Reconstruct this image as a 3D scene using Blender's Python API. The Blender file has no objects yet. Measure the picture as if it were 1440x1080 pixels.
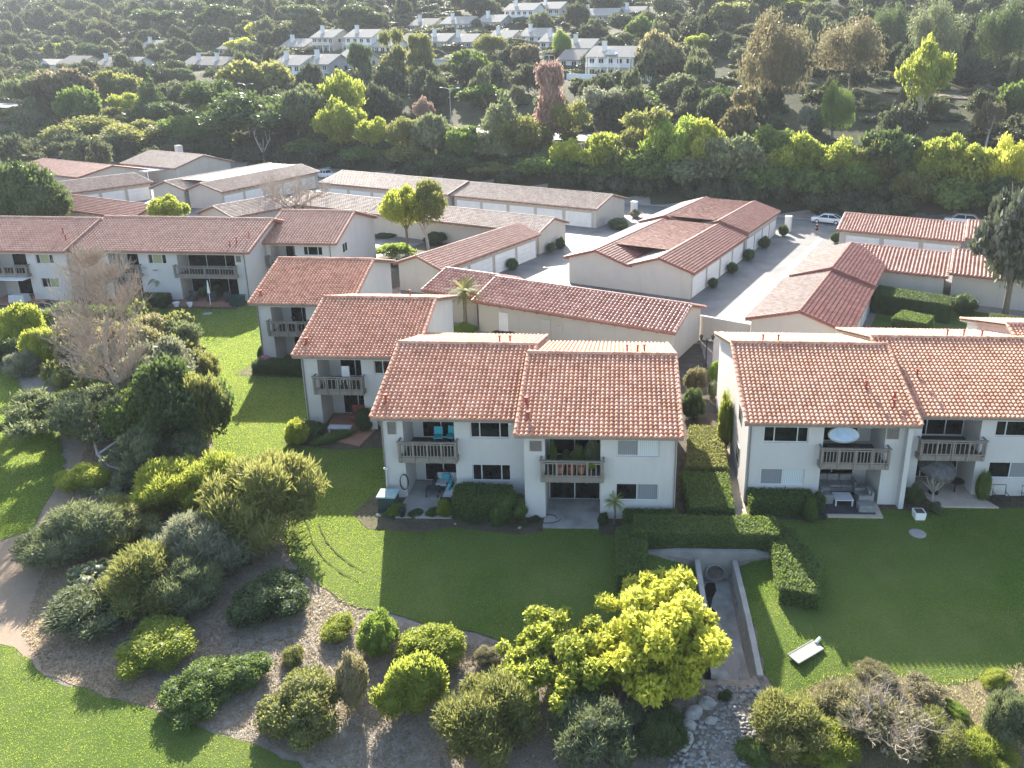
import bpy, math, random
import numpy as np
from mathutils import Vector, Matrix, geometry
random.seed(7)
SC = bpy.context.scene
COL = SC.collection
rad = math.radians

# ------------------------------------------------------------------ camera, world, sun, exposure
H = 22.5                                   # the drone's height above the lawns, metres
FPX, PPX, PPY = 1090., 868., 433.          # focal length and principal point in photo pixels (1440 wide)
PITCH, ROLL = rad(17.35), rad(-.85)
_f = np.array([0, math.cos(PITCH), -math.sin(PITCH)]); _r = np.array([1., 0, 0]); _d = np.cross(_f, _r)
_c, _s = math.cos(ROLL), math.sin(ROLL)
VIEW = np.array([_c*_r + _s*_d, -_s*_r + _c*_d, _f])
cam = bpy.data.cameras.new('camera')
cam.sensor_fit = 'HORIZONTAL'; cam.sensor_width = 36; cam.lens = FPX/1440*36
cam.shift_x = -(PPX-720)/1440; cam.shift_y = (PPY-540)/1440
cam.clip_start = .5; cam.clip_end = 4000
camo = bpy.data.objects.new('camera', cam); COL.objects.link(camo)
m = Matrix.Identity(4)
for i in range(3):
    m[i][0] = VIEW[0][i]; m[i][1] = -VIEW[1][i]; m[i][2] = -VIEW[2][i]
m[2][3] = H
camo.matrix_world = m
SC.camera = camo

SUN_AZ, SUN_EL = rad(-14), rad(26.5)       # the sun stands ahead and slightly left, behind the houses
W = bpy.data.worlds.new('World'); SC.world = W; W.use_nodes = True
wn = W.node_tree
sky = wn.nodes.new('ShaderNodeTexSky'); sky.sky_type = 'NISHITA'; sky.sun_disc = False
sky.sun_elevation = SUN_EL; sky.sun_rotation = SUN_AZ % (2*math.pi)
sky.air_density = 1.0; sky.dust_density = 1.5; sky.ozone_density = 1.0
bg = wn.nodes['Background']; bg.inputs[1].default_value = .115
wn.links.new(sky.outputs[0], bg.inputs[0])
sl = bpy.data.lights.new('sun', 'SUN'); sl.energy = 5.0; sl.angle = rad(.5); sl.color = (1, .93, .82)
so = bpy.data.objects.new('sun', sl); COL.objects.link(so)
sdir = Vector((math.sin(SUN_AZ)*math.cos(SUN_EL), math.cos(SUN_AZ)*math.cos(SUN_EL), math.sin(SUN_EL)))
so.rotation_euler = sdir.to_track_quat('Z', 'Y').to_euler(); so.location = sdir*100
SC.view_settings.view_transform = 'Standard'; SC.view_settings.look = 'None'
SC.view_settings.gamma = 1; SC.view_settings.exposure = 2.0
SC.render.engine = 'CYCLES'
SC.cycles.max_bounces = 6; SC.cycles.diffuse_bounces = 3; SC.cycles.transmission_bounces = 4
SC.cycles.glossy_bounces = 2; SC.cycles.transparent_max_bounces = 4; SC.cycles.volume_bounces = 0
SC.cycles.caustics_reflective = False; SC.cycles.caustics_refractive = False

# ------------------------------------------------------------------ surveying: from a photo point to the place in the world
YB = rad(24.35)                            # the garages and the lane stand turned by this angle
BU = np.array([math.cos(YB), -math.sin(YB)]); BV = np.array([math.sin(YB), math.cos(YB)])
def uv2w(u, v): return (u*BU[0]+v*BV[0], u*BU[1]+v*BV[1])
def w2uv(x, y): return (x*BU[0]+y*BU[1], x*BV[0]+y*BV[1])
def ray(px, py): return VIEW.T @ np.array([(px-PPX)/FPX, (py-PPY)/FPX, 1.])
def gp(px, py, z=0.):
    d = ray(px, py); t = (z-H)/d[2]; return (t*d[0], t*d[1], z)
def sstep(t):
    t = min(1, max(0, t)); return t*t*(3-2*t)
_hv = [-1e4, 123, 128, 138.5, 157, 195, 211, 328, 406, 500, 3000]
_hz = [0, 0, 2, 8, 8, 17.4, 19.4, 47, 66, 87, 90]
def hill_noise(x, y):
    return (math.sin(x*.031+1.3)*math.cos(y*.027+.4) + .6*math.sin(x*.07+y*.05) + .4*math.sin(x*.13-y*.11+2))
def tz(x, y):
    u, v = w2uv(x, y)
    z = float(np.interp(v, _hv, _hz))
    if v > 158: z += hill_noise(x, y)*min(1, (v-158)/50)*.8*(1+min(250, max(0, v-240))/70)
    if y < 32: z -= .9*sstep((31.5-y)/12)*sstep((x+15)/9)
    return z
def ground(px, py):
    """where the line of sight through a photo point meets the terrain"""
    d = ray(px, py); t, step = 15., .6
    while t < 1500:
        x, y, z = d[0]*t, d[1]*t, H+d[2]*t
        if z < tz(x, y):
            lo, hi = t-step, t
            for _ in range(18):
                mid = (lo+hi)/2
                if H+d[2]*mid < tz(d[0]*mid, d[1]*mid): hi = mid
                else: lo = mid
            return (d[0]*hi, d[1]*hi, tz(d[0]*hi, d[1]*hi))
        t += step*(1+t/120)
    return (d[0]*600, d[1]*600, tz(d[0]*600, d[1]*600))
def height_at(px, py, x, y):
    d = ray(px, py); k = math.hypot(x, y)/math.hypot(d[0], d[1]); return H+d[2]*k
def on_v(px, py, v):
    d = ray(px, py); k = v/(d[0]*BV[0]+d[1]*BV[1]); return (d[0]*k, d[1]*k, H+d[2]*k)

# ------------------------------------------------------------------ objects and meshes
def props(o, label=None, cat=None, group=None, kind=None):
    if label: o['label'] = label
    if cat: o['category'] = cat
    if group: o['group'] = group
    if kind: o['kind'] = kind
    return o
def thing(name, label, cat, loc=(0, 0, 0), rotz=0., group=None):
    o = bpy.data.objects.new(name, None); COL.objects.link(o)
    o.empty_display_size = .3
    o.location = loc; o.rotation_euler = (0, 0, rotz)
    return props(o, label, cat, group)
class MB:
    def __init__(s): s.v = []; s.f = []; s.r = []; s.mi = []; s.n = 0; s.cur = 0
    def add(s, verts, faces, r=None, mi=None):
        b = s.n
        s.v.extend([tuple(p) for p in verts]); s.n += len(verts)
        q = random.random() if r is None else r
        for f in faces:
            s.f.append(tuple(b+i for i in f)); s.r.append(q); s.mi.append(s.cur if mi is None else mi)
        return s
    def box(s, x0, y0, z0, x1, y1, z1, r=None):
        v = [(x0,y0,z0),(x1,y0,z0),(x1,y1,z0),(x0,y1,z0),(x0,y0,z1),(x1,y0,z1),(x1,y1,z1),(x0,y1,z1)]
        return s.add(v, [(0,3,2,1),(4,5,6,7),(0,1,5,4),(1,2,6,5),(2,3,7,6),(3,0,4,7)], r)
    def obox(s, c, size, rz=0., ry=0., rx=0., taper=1.):
        M = Matrix.Rotation(rz, 3, 'Z') @ Matrix.Rotation(ry, 3, 'Y') @ Matrix.Rotation(rx, 3, 'X')
        hx, hy, hz = size[0]/2, size[1]/2, size[2]/2
        v = []
        for z, k in ((-hz, 1), (hz, taper)):
            for x, y in ((-hx,-hy),(hx,-hy),(hx,hy),(-hx,hy)):
                v.append(Vector(c)+M@Vector((x*k, y*k, z)))
        return s.add(v, [(0,3,2,1),(4,5,6,7),(0,1,5,4),(1,2,6,5),(2,3,7,6),(3,0,4,7)])
    def quad(s, a, b, c, d, r=None): return s.add([a,b,c,d], [(0,1,2,3)], r)
    def prism(s, pts, z0, z1):
        n = len(pts)
        v = [(p[0],p[1],z0) for p in pts]+[(p[0],p[1],z1) for p in pts]
        return s.add(v, [tuple(range(n-1,-1,-1)), tuple(range(n,2*n))]+[(i,(i+1)%n,n+(i+1)%n,n+i) for i in range(n)])
    def tube(s, pts, rads, n=6, cap=True):
        P = [Vector(p) for p in pts]
        if not hasattr(rads, '__len__'): rads = [rads]*len(P)
        v = []
        for i, p in enumerate(P):
            t = (P[min(i+1, len(P)-1)]-P[max(i-1, 0)])
            if t.length < 1e-6: t = Vector((0,0,1))
            t.normalize()
            a = t.cross(Vector((0,0,1)) if abs(t.z) < .9 else Vector((1,0,0))).normalized(); b = t.cross(a)
            for k in range(n):
                w = 2*math.pi*k/n; v.append(p+(a*math.cos(w)+b*math.sin(w))*rads[i])
        f = []
        for i in range(len(P)-1):
            for k in range(n):
                f.append((i*n+k, i*n+(k+1)%n, (i+1)*n+(k+1)%n, (i+1)*n+k))
        if cap:
            f.append(tuple(range(n-1,-1,-1))); f.append(tuple((len(P)-1)*n+k for k in range(n)))
        return s.add(v, f)
    def lathe(s, prof, c=(0,0,0), n=12):
        v, f = [], []
        for r, z in prof:
            for k in range(n):
                w = 2*math.pi*k/n; v.append((c[0]+r*math.cos(w), c[1]+r*math.sin(w), c[2]+z))
        for i in range(len(prof)-1):
            for k in range(n): f.append((i*n+k, i*n+(k+1)%n, (i+1)*n+(k+1)%n, (i+1)*n+k))
        f.append(tuple(range(n-1,-1,-1))); f.append(tuple((len(prof)-1)*n+k for k in range(n)))
        return s.add(v, f)
    def blob(s, c, rx, ry, rz, n=8, m=6, jit=0.):
        v, f = [], []
        for i in range(m+1):
            th = math.pi*i/m
            for k in range(n):
                w = 2*math.pi*k/n; j = 1+random.uniform(-jit, jit)
                v.append((c[0]+rx*math.sin(th)*math.cos(w)*j, c[1]+ry*math.sin(th)*math.sin(w)*j, c[2]+rz*math.cos(th)*j))
        for i in range(m):
            for k in range(n): f.append((i*n+k, (i+1)*n+k, (i+1)*n+(k+1)%n, i*n+(k+1)%n))
        return s.add(v, f)
    def build(s, name, mats, parent=None, off=(0,0,0), smooth=False, bevel=0.):
        me = bpy.data.meshes.new(name)
        if off != (0,0,0): v = [(a-off[0], b-off[1], c-off[2]) for a, b, c in s.v]
        else: v = s.v
        me.from_pydata(v, [], s.f)
        at = me.attributes.new('rnd', 'FLOAT', 'FACE'); at.data.foreach_set('value', s.r)
        if not isinstance(mats, (list, tuple)): mats = [mats]
        for q in mats: me.materials.append(q)
        if len(mats) > 1: me.polygons.foreach_set('material_index', s.mi)
        if smooth: me.polygons.foreach_set('use_smooth', [True]*len(me.polygons))
        o = bpy.data.objects.new(name, me); COL.objects.link(o)
        if bevel:
            bv = o.modifiers.new('bevel', 'BEVEL'); bv.width = bevel; bv.segments = 2; bv.limit_method = 'ANGLE'
        if parent is not None: o.parent = parent
        return o
def np_mesh(name, V, Fq, rnd=None, smooth=False):
    """a mesh from arrays: V (n,3), Fq (m,k) faces of k corners"""
    me = bpy.data.meshes.new(name)
    V = np.asarray(V, np.float32); Fq = np.asarray(Fq, np.int32); k = Fq.shape[1]
    me.vertices.add(len(V)); me.vertices.foreach_set('co', V.ravel())
    me.loops.add(Fq.size); me.loops.foreach_set('vertex_index', Fq.ravel())
    me.polygons.add(len(Fq)); me.polygons.foreach_set('loop_start', np.arange(0, Fq.size, k, dtype=np.int32))
    me.polygons.foreach_set('loop_total', np.full(len(Fq), k, np.int32))
    if rnd is not None:
        at = me.attributes.new('rnd', 'FLOAT', 'FACE'); at.data.foreach_set('value', np.asarray(rnd, np.float32))
    if smooth: me.polygons.foreach_set('use_smooth', np.ones(len(Fq), bool))
    me.update(calc_edges=True); me.validate()
    return me
def link_mesh(name, me, mat=None, parent=None):
    o = bpy.data.objects.new(name, me); COL.objects.link(o)
    if mat is not None:
        if len(me.materials) == 0: me.materials.append(None)
        o.material_slots[0].link = 'OBJECT'; o.material_slots[0].material = mat
    if parent is not None: o.parent = parent
    return o

# ------------------------------------------------------------------ materials
class NT:
    def __init__(s, name):
        s.m = bpy.data.materials.new(name); s.m.use_nodes = True; s.t = s.m.node_tree
        s.b = s.t.nodes['Principled BSDF']; s.o = s.t.nodes['Material Output']
    def n(s, typ, ins=None, **kw):
        x = s.t.nodes.new('ShaderNode'+typ)
        for k, v in kw.items(): setattr(x, k, v)
        for k, v in (ins or {}).items():
            if isinstance(v, bpy.types.NodeSocket): s.t.links.new(v, x.inputs[k])
            else: x.inputs[k].default_value = v
        return x
    def l(s, a, b): s.t.links.new(a, b)
    def mix(s, fac, a, b, mode='MIX'):
        x = s.t.nodes.new('ShaderNodeMix'); x.data_type = 'RGBA'; x.blend_type = mode
        for sock, v in ((x.inputs[0], fac), (x.inputs[6], a), (x.inputs[7], b)):
            if isinstance(v, bpy.types.NodeSocket): s.t.links.new(v, sock)
            elif isinstance(v, (tuple, list)): sock.default_value = (*v[:3], 1)
            else: sock.default_value = v
        return x.outputs[2]
    def noise(s, scale, detail=3, rough=.6, co=None, w=None):
        x = s.n('TexNoise', {'Scale': scale, 'Detail': detail, 'Roughness': rough})
        if co is not None: s.l(co, x.inputs['Vector'])
        return x.outputs[0]
    def ramp(s, fac, stops):
        x = s.t.nodes.new('ShaderNodeValToRGB'); e = x.color_ramp.elements
        while len(e) < len(stops): e.new(.5)
        for i, (p, c) in enumerate(stops):
            e[i].position = p; e[i].color = (*c[:3], 1) if isinstance(c, (tuple, list)) else (c, c, c, 1)
        s.l(fac, x.inputs[0]); return x.outputs[0]
    def co(s, kind='Object'):
        return s.n('TexCoord').outputs[kind]
    def pos(s): return s.n('NewGeometry').outputs['Position']
    def attr(s, name='rnd'): return s.n('Attribute', attribute_name=name).outputs['Fac']
    def bump(s, h, strength=.3, dist=.02):
        x = s.n('Bump', {'Height': h, 'Strength': strength, 'Distance': dist}); s.l(x.outputs[0], s.b.inputs['Normal'])
    def set(s, col=None, rough=.8, spec=.3, metal=0.):
        if col is not None:
            if isinstance(col, (tuple, list)): s.b.inputs['Base Color'].default_value = (*col[:3], 1)
            else: s.l(col, s.b.inputs['Base Color'])
        if isinstance(rough, bpy.types.NodeSocket): s.l(rough, s.b.inputs['Roughness'])
        else: s.b.inputs['Roughness'].default_value = rough
        s.b.inputs['Specular IOR Level'].default_value = spec; s.b.inputs['Metallic'].default_value = metal
        return s.m
def mottled(name, a, b, scale=2., rough=.8, spec=.3, bump=.2, bscale=None, bdist=.02, detail=4):
    t = NT(name); p = t.pos()
    c = t.mix(t.ramp(t.noise(scale, detail, .65, p), [(.3, 0.), (.7, 1.)]), a, b)
    if bump: t.bump(t.noise(bscale or scale*8, 3, .6, p), bump, bdist)
    return t.set(c, rough, spec)
def mat_stucco(name, a, dirt=.25):
    t = NT(name); p = t.pos()
    n1 = t.noise(.7, 5, .65, p)
    st = t.n('Mapping', {'Vector': p, 'Scale': (.9, .9, .16)}).outputs[0]
    n2 = t.noise(1.2, 6, .72, st)
    c = t.mix(t.ramp(n1, [(.35, 0.), (.75, .5)]), a, tuple(x*.86 for x in a))
    c = t.mix(t.ramp(n2, [(.5, 0.), (.85, dirt)]), c, tuple(x*y for x, y in zip(a, (.6, .56, .5))))
    t.bump(t.noise(22, 3, .7, p), .35, .02)
    return t.set(c, .92, .15)
def mat_tile(name, stops, dirty=.5, rough=.62, spec=.3):
    t = NT(name); p = t.pos()
    c = t.ramp(t.attr(), stops)
    n = t.noise(.55, 4, .7, p)
    c = t.mix(t.ramp(n, [(.45, 0.), (.8, dirty)]), c, tuple(x*.45 for x in stops[0][1]))
    c = t.mix(t.ramp(t.noise(9, 4, .7, p), [(.45, 0.), (.8, .12)]), c, (.5, .4, .33))
    st = t.n('Mapping', {'Vector': p, 'Scale': (1.6, .35, .35)}).outputs[0]
    c = t.mix(t.ramp(t.noise(1.1, 5, .75, st), [(.5, 0.), (.8, .35)]), c, (.20, .15, .12))
    t.bump(t.noise(35, 2, .6, p), .2, .01)
    return t.set(c, rough, spec)
def mat_leaf(name, a, b, trans=.45, tint=None, gloss=.3):
    t = NT(name); g = t.n('NewGeometry'); oi = t.n('ObjectInfo')
    c = t.mix(g.outputs['Random Per Island'], a, b)
    nz = t.noise(1.7, 3, .6, t.co('Object'))
    c = t.mix(t.ramp(nz, [(.35, 0.), (.7, .55)]), c, tuple(x*.55 for x in a))
    hs = t.n('HueSaturation', {'Color': c})
    mr = t.n('MapRange', {'Value': oi.outputs['Random'], 'To Min': .485, 'To Max': .515}); t.l(mr.outputs[0], hs.inputs['Hue'])
    mv = t.n('MapRange', {'Value': oi.outputs['Random'], 'To Min': 1.2, 'To Max': .8}); t.l(mv.outputs[0], hs.inputs['Value'])
    c = hs.outputs[0]
    t.set(c, .55, gloss)
    tint = tint or tuple(min(1, x*k) for x, k in zip(b, (2.6, 2.6, 1.2)))
    tc = t.mix(.5, c, tint)
    tr = t.n('BsdfTranslucent', {'Color': tc})
    mx = t.n('MixShader', {0: trans}); t.l(t.b.outputs[0], mx.inputs[1]); t.l(tr.outputs[0], mx.inputs[2])
    t.l(mx.outputs[0], t.o.inputs[0])
    return t.m
M = {}
WALL = (.66, .61, .55)
M['stucco'] = mat_stucco('stucco_white', (.53, .51, .485), .4)
M['stucco_garage'] = mat_stucco('stucco_cream', (.50, .455, .395), .4)
M['tile'] = mat_tile('clay_tile', [(0., (.46, .225, .145)), (.3, (.55, .285, .19)), (.65, (.61, .335, .23)), (.93, (.63, .365, .255)), (1., (.63, .39, .285))], .3, .75, .1)
M['tile_left'] = mat_tile('clay_tile_weathered', [(0., (.40, .225, .165)), (.5, (.46, .265, .20)), (1., (.50, .32, .25))], .15, .7, .2)
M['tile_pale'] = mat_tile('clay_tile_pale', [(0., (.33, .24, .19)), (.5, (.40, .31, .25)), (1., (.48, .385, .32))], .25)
M['tile_infill'] = mat_tile('clay_tile_dusty', [(0., (.30, .14, .10)), (.5, (.36, .18, .135)), (1., (.42, .24, .19))], .35, .6, .4)
M['tile_garage'] = mat_tile('clay_tile_brown', [(0., (.36, .165, .115)), (.5, (.45, .23, .17)), (1., (.55, .34, .27))], .25, .55, .4)
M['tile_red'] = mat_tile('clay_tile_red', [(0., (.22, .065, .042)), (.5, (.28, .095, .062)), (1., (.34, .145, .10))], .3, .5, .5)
M['trim_red'] = mottled('red_brown_fascia', (.26, .10, .07), (.34, .15, .11), 2.)
M['rust'] = mottled('red_oxide_paint', (.22, .05, .035), (.30, .09, .06), 4.)
M['wood'] = mottled('grey_beige_wood', (.19, .165, .14), (.26, .23, .195), 5., .75)
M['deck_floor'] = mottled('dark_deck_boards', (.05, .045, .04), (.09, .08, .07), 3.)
M['white'] = mottled('white_paint', (.74, .73, .70), (.80, .79, .77), 3., .5, bump=.05)
M['door_white'] = mottled('garage_door_paint', (.68, .66, .62), (.76, .74, .71), 1.2, .6, bump=.05)
M['dark_metal'] = mottled('dark_bronze_metal', (.03, .028, .026), (.05, .045, .04), 4., .45)
M['alu'] = mottled('aluminium_frame', (.55, .55, .54), (.62, .62, .61), 4., .4)
M['concrete'] = mottled('concrete', (.24, .23, .21), (.36, .345, .31), 1.1, .9, bump=.3)
M['concrete_dark'] = mottled('stained_concrete', (.16, .16, .15), (.36, .35, .32), .9, .9, bump=.3, detail=6)
M['paver'] = mottled('tan_paving', (.38, .31, .25), (.47, .40, .33), 2.2, .85)
M['brick_pave'] = mottled('brick_paving', (.26, .12, .08), (.34, .19, .13), 3., .85)
M['asphalt'] = mottled('worn_asphalt', (.10, .099, .095), (.20, .195, .185), .3, .6, bump=.5, bscale=40, detail=7)
M['lane_concrete'] = mottled('concrete_gutter', (.24, .235, .22), (.33, .32, .295), 1., .9)
M['road'] = mottled('road_asphalt', (.16, .16, .16), (.24, .24, .235), .6, .75)
M['rock'] = mottled('pale_rock', (.24, .23, .21), (.46, .44, .41), 3., .9, bump=.6, bscale=9, bdist=.05)
M['bark'] = mottled('bark', (.10, .075, .055), (.19, .15, .115), 6., .95, bump=.8, bscale=14, bdist=.04)
M['bark_pale'] = mottled('pale_bark', (.30, .26, .22), (.44, .40, .35), 3., .9, bump=.5, bscale=10, bdist=.03)
M['twig'] = mottled('dry_twigs', (.31, .25, .20), (.44, .365, .30), 5., .95, bump=0)
M['black'] = mottled('black_plastic', (.015, .015, .016), (.03, .03, .03), 4., .5)
M['green_plastic'] = mottled('dark_green_plastic', (.02, .045, .04), (.035, .06, .055), 3., .5)
M['soil'] = mottled('planting_soil', (.05, .04, .03), (.10, .08, .06), 1.5, .95, bump=.8, bscale=9, bdist=.05)
M['turquoise'] = mottled('turquoise_fabric', (.05, .36, .42), (.08, .45, .50), 6., .85)
M['cushion'] = mottled('pale_grey_fabric', (.42, .42, .43), (.52, .52, .52), 5., .9)
M['wicker'] = mottled('dark_wicker', (.035, .035, .04), (.07, .07, .075), 9., .8)
M['canvas_dark'] = mottled('dark_grey_canvas', (.06, .06, .06), (.13, .125, .12), 4., .9)
M['canvas'] = mottled('grey_canvas', (.17, .17, .168), (.26, .255, .245), 4., .9)
M['rim_white'] = mottled('white_rim', (.6, .62, .64), (.7, .7, .7), 4., .6)
M['sky_canvas'] = mottled('pale_blue_canvas', (.34, .48, .62), (.52, .62, .70), 3., .8)
M['terracotta'] = mottled('terracotta', (.32, .14, .08), (.40, .20, .13), 4., .85)
M['water'] = mottled('shallow_water', (.01, .012, .01), (.02, .022, .02), 2., .06, .5, bump=.1)
M['cobble'] = mottled('river_cobble', (.13, .13, .125), (.34, .33, .31), 2.5, .85)
M['roof_grey'] = mottled('pale_shingle', (.30, .265, .225), (.42, .38, .33), 1.5, .9)
M['roof_far'] = mottled('brown_shingle', (.24, .20, .17), (.32, .28, .24), 1.5, .9)
M['wall_far'] = mottled('pale_siding', (.60, .595, .585), (.70, .695, .685), 1.2, .9)
M['wall_tan'] = mottled('tan_siding', (.40, .36, .31), (.48, .44, .39), 1.2, .9)
M['wall_grey'] = mottled('grey_siding', (.32, .31, .30), (.40, .39, .38), 1.2, .9)
def mat_glass():
    t = NT('window_glass'); p = t.pos()
    c = t.mix(t.ramp(t.noise(1.6, 3, .6, p), [(.4, 0.), (.65, 1.)]), (.004, .005, .005), (.02, .023, .022))
    t.bump(t.noise(.8, 2, .5, p), .05, .05)
    return t.set(c, .06, .22)
def mat_blind(name, a, b):
    t = NT(name)
    w = t.n('TexWave', {'Vector': t.pos(), 'Scale': 3.2, 'Distortion': .3}, bands_direction='X')
    c = t.mix(w.outputs[0], a, b)
    return t.set(c, .35, .5)
M['glass'] = mat_glass()
M['blind_white'] = mat_blind('white_blinds', (.42, .46, .46), (.60, .63, .62))
M['blind_grey'] = mat_blind('grey_blinds', (.17, .18, .19), (.26, .27, .28))
M['curtain'] = mat_blind('olive_curtain', (.20, .22, .10), (.34, .36, .20))
def car_paint(name, c):
    t = NT(name); t.set(c, .25, .5); t.b.inputs['Coat Weight'].default_value = .6
    n = t.noise(3, 3, .6, t.pos()); t.l(t.mix(t.ramp(n, [(.4, 0.), (.8, .25)]), c, tuple(x*.8 for x in c)), t.b.inputs['Base Color'])
    return t.m
M['car_white'] = car_paint('white_car_paint', (.72, .73, .74))
M['car_dark'] = car_paint('dark_car_paint', (.02, .022, .028))
M['car_silver'] = car_paint('silver_car_paint', (.42, .43, .45))
M['tyre'] = mottled('rubber', (.015, .015, .015), (.025, .025, .025), 8., .9)
M['lamp_red'] = mottled('red_lens', (.35, .02, .02), (.45, .03, .03), 5., .3)
M['lamp_clear'] = mottled('clear_lens', (.6, .62, .64), (.7, .72, .74), 5., .2)
M['skin'] = mottled('skin', (.42, .25, .18), (.48, .30, .22), 8., .6)
M['shirt'] = mottled('black_cloth', (.015, .015, .018), (.03, .03, .034), 8., .9)
M['hair'] = mottled('brown_hair', (.03, .02, .015), (.05, .035, .025), 12., .7)
M['copper_top'] = mottled('verdigris', (.25, .36, .36), (.35, .46, .46), 5., .8)
# foliage
L = {}
def leafset(k, *a, **kw): L[k] = mat_leaf('foliage_'+k, *a, **kw)
leafset('dark', (.05, .08, .032), (.09, .13, .05), .35, (.22, .30, .08))
leafset('green', (.075, .125, .035), (.13, .195, .055), .42, (.34, .44, .08))
leafset('bright', (0.131, 0.217, 0.041), (0.232, 0.319, 0.065), .45, (0.540, 0.660, 0.105))
leafset('yellow', (.19, .235, .04), (.31, .34, .06), .5, (.64, .70, .12))
leafset('hill_dark', (.05, .065, .034), (.085, .10, .052), .35, (.22, .25, .11))
leafset('hill_green', (.075, .095, .045), (.125, .145, .07), .35, (.32, .35, .15))
leafset('gold', (.36, .385, .05), (.52, .54, .08), .5, (.84, .86, .17))
leafset('olive', (.13, .15, .045), (.20, .215, .075), .45, (.46, .46, .13))
leafset('khaki', (0.181, 0.174, 0.094), (0.275, 0.254, 0.138), .4, (0.510, 0.450, 0.210))
leafset('grey', (.115, .14, .075), (.19, .215, .12), .35, (.36, .42, .16))
leafset('silver', (.17, .185, .125), (.27, .285, .20), .35, (.45, .46, .26))
leafset('rust', (.12, .11, .06), (.17, .155, .09), .45, (.36, .31, .15))
leafset('pink', (0.290, 0.196, 0.160), (0.406, 0.290, 0.239), .4, (0.540, 0.360, 0.270))
leafset('brown', (.12, .115, .07), (.19, .175, .11), .4, (.34, .28, .15))
leafset('flower', (0.507, 0.145, 0.406), (0.600, 0.362, 0.600), .4)
leafset('straw', (.22, .20, .11), (.33, .30, .18), .35, (.48, .44, .24))
def mat_ground(name, stops, scale=1.2, fine=18., bump=.6, bdist=.05, rough=.95, spec=.1, big=.12):
    t = NT(name); p = t.pos()
    a = t.ramp(t.noise(scale, 5, .7, p), stops)
    f = t.noise(fine, 4, .7, p)
    c = t.mix(t.ramp(f, [(.3, .0), (.7, .6)]), a, tuple(x*.5 for x in stops[0][1]))
    bg_ = t.ramp(t.noise(big, 4, .6, p), [(.35, 0.), (.7, .5)])
    c = t.mix(bg_, c, tuple(min(1, x*1.25) for x in stops[-1][1]))
    t.bump(f, bump, bdist)
    return t.set(c, rough, spec)
M['terrain'] = mat_ground('bark_mulch', [(.3, (.19, .155, .125)), (.5, (.31, .265, .225)), (.7, (.43, .38, .33))], 3.2, 22., 1., .09)
M['worn'] = mat_ground('worn_turf', [(.3, (.04, .07, .015)), (.5, (.06, .09, .02)), (.75, (.09, .11, .035))], 2., 20.)
M['dry_ground'] = mat_ground('dry_grass_ground', [(.3, (.16, .14, .06)), (.5, (.24, .20, .11)), (.75, (.36, .30, .20))], 1.1, 16., 1., .08)
M['dirt'] = mat_ground('bare_dirt', [(.3, (.22, .165, .115)), (.6, (.30, .23, .165)), (.8, (.37, .29, .215))], .8, 14., .5, .04)
M['lawn'] = mat_ground('lawn_grass', [(.3, (.06, .115, .022)), (.5, (.08, .14, .027)), (.72, (.16, .185, .06))], .45, 30., 1., .06)
M['hill'] = mat_ground('hillside_scrub_ground', [(.3, (.035, .042, .022)), (.5, (.06, .068, .035)), (.75, (.11, .105, .06))], .12, 1.5, .8, .4, big=.03)
def mat_blade(name='grass_blade', a=(.064, .122, .024), b=(.08, .145, .028), c1=(.12, .155, .042), c2=(.155, .185, .06)):
    t = NT(name); g = t.n('NewGeometry')
    big = t.ramp(t.noise(.22, 5, .65, g.outputs['Position']), [(.38, 0.), (.7, 1.)])
    c = t.mix(g.outputs['Random Per Island'], a, b)
    c = t.mix(big, c, t.mix(g.outputs['Random Per Island'], c1, c2))
    t.set(c, .6, .2)
    tr = t.n('BsdfTranslucent', {'Color': t.mix(.6, c, (.68, .82, .08) if name == 'grass_blade' else (.6, .52, .25))})
    mx = t.n('MixShader', {0: .7}); t.l(t.b.outputs[0], mx.inputs[1]); t.l(tr.outputs[0], mx.inputs[2]); t.l(mx.outputs[0], t.o.inputs[0])
    return t.m
leafset('glossy', (.06, .075, .05), (.13, .145, .11), .2, (.2, .25, .12), gloss=.7)
leafset('lime', (.25, .29, .045), (.40, .42, .07), .5, (.74, .78, .14))
M['blade'] = mat_blade()
M['chip'] = mat_blade('wood_chip', (.22, .18, .145), (.42, .36, .30), (.34, .29, .25), (.50, .45, .39))
M['dry_blade'] = mat_blade('dry_grass_blade', (.20, .19, .06), (.30, .27, .11), (.34, .28, .17), (.42, .35, .23))
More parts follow.
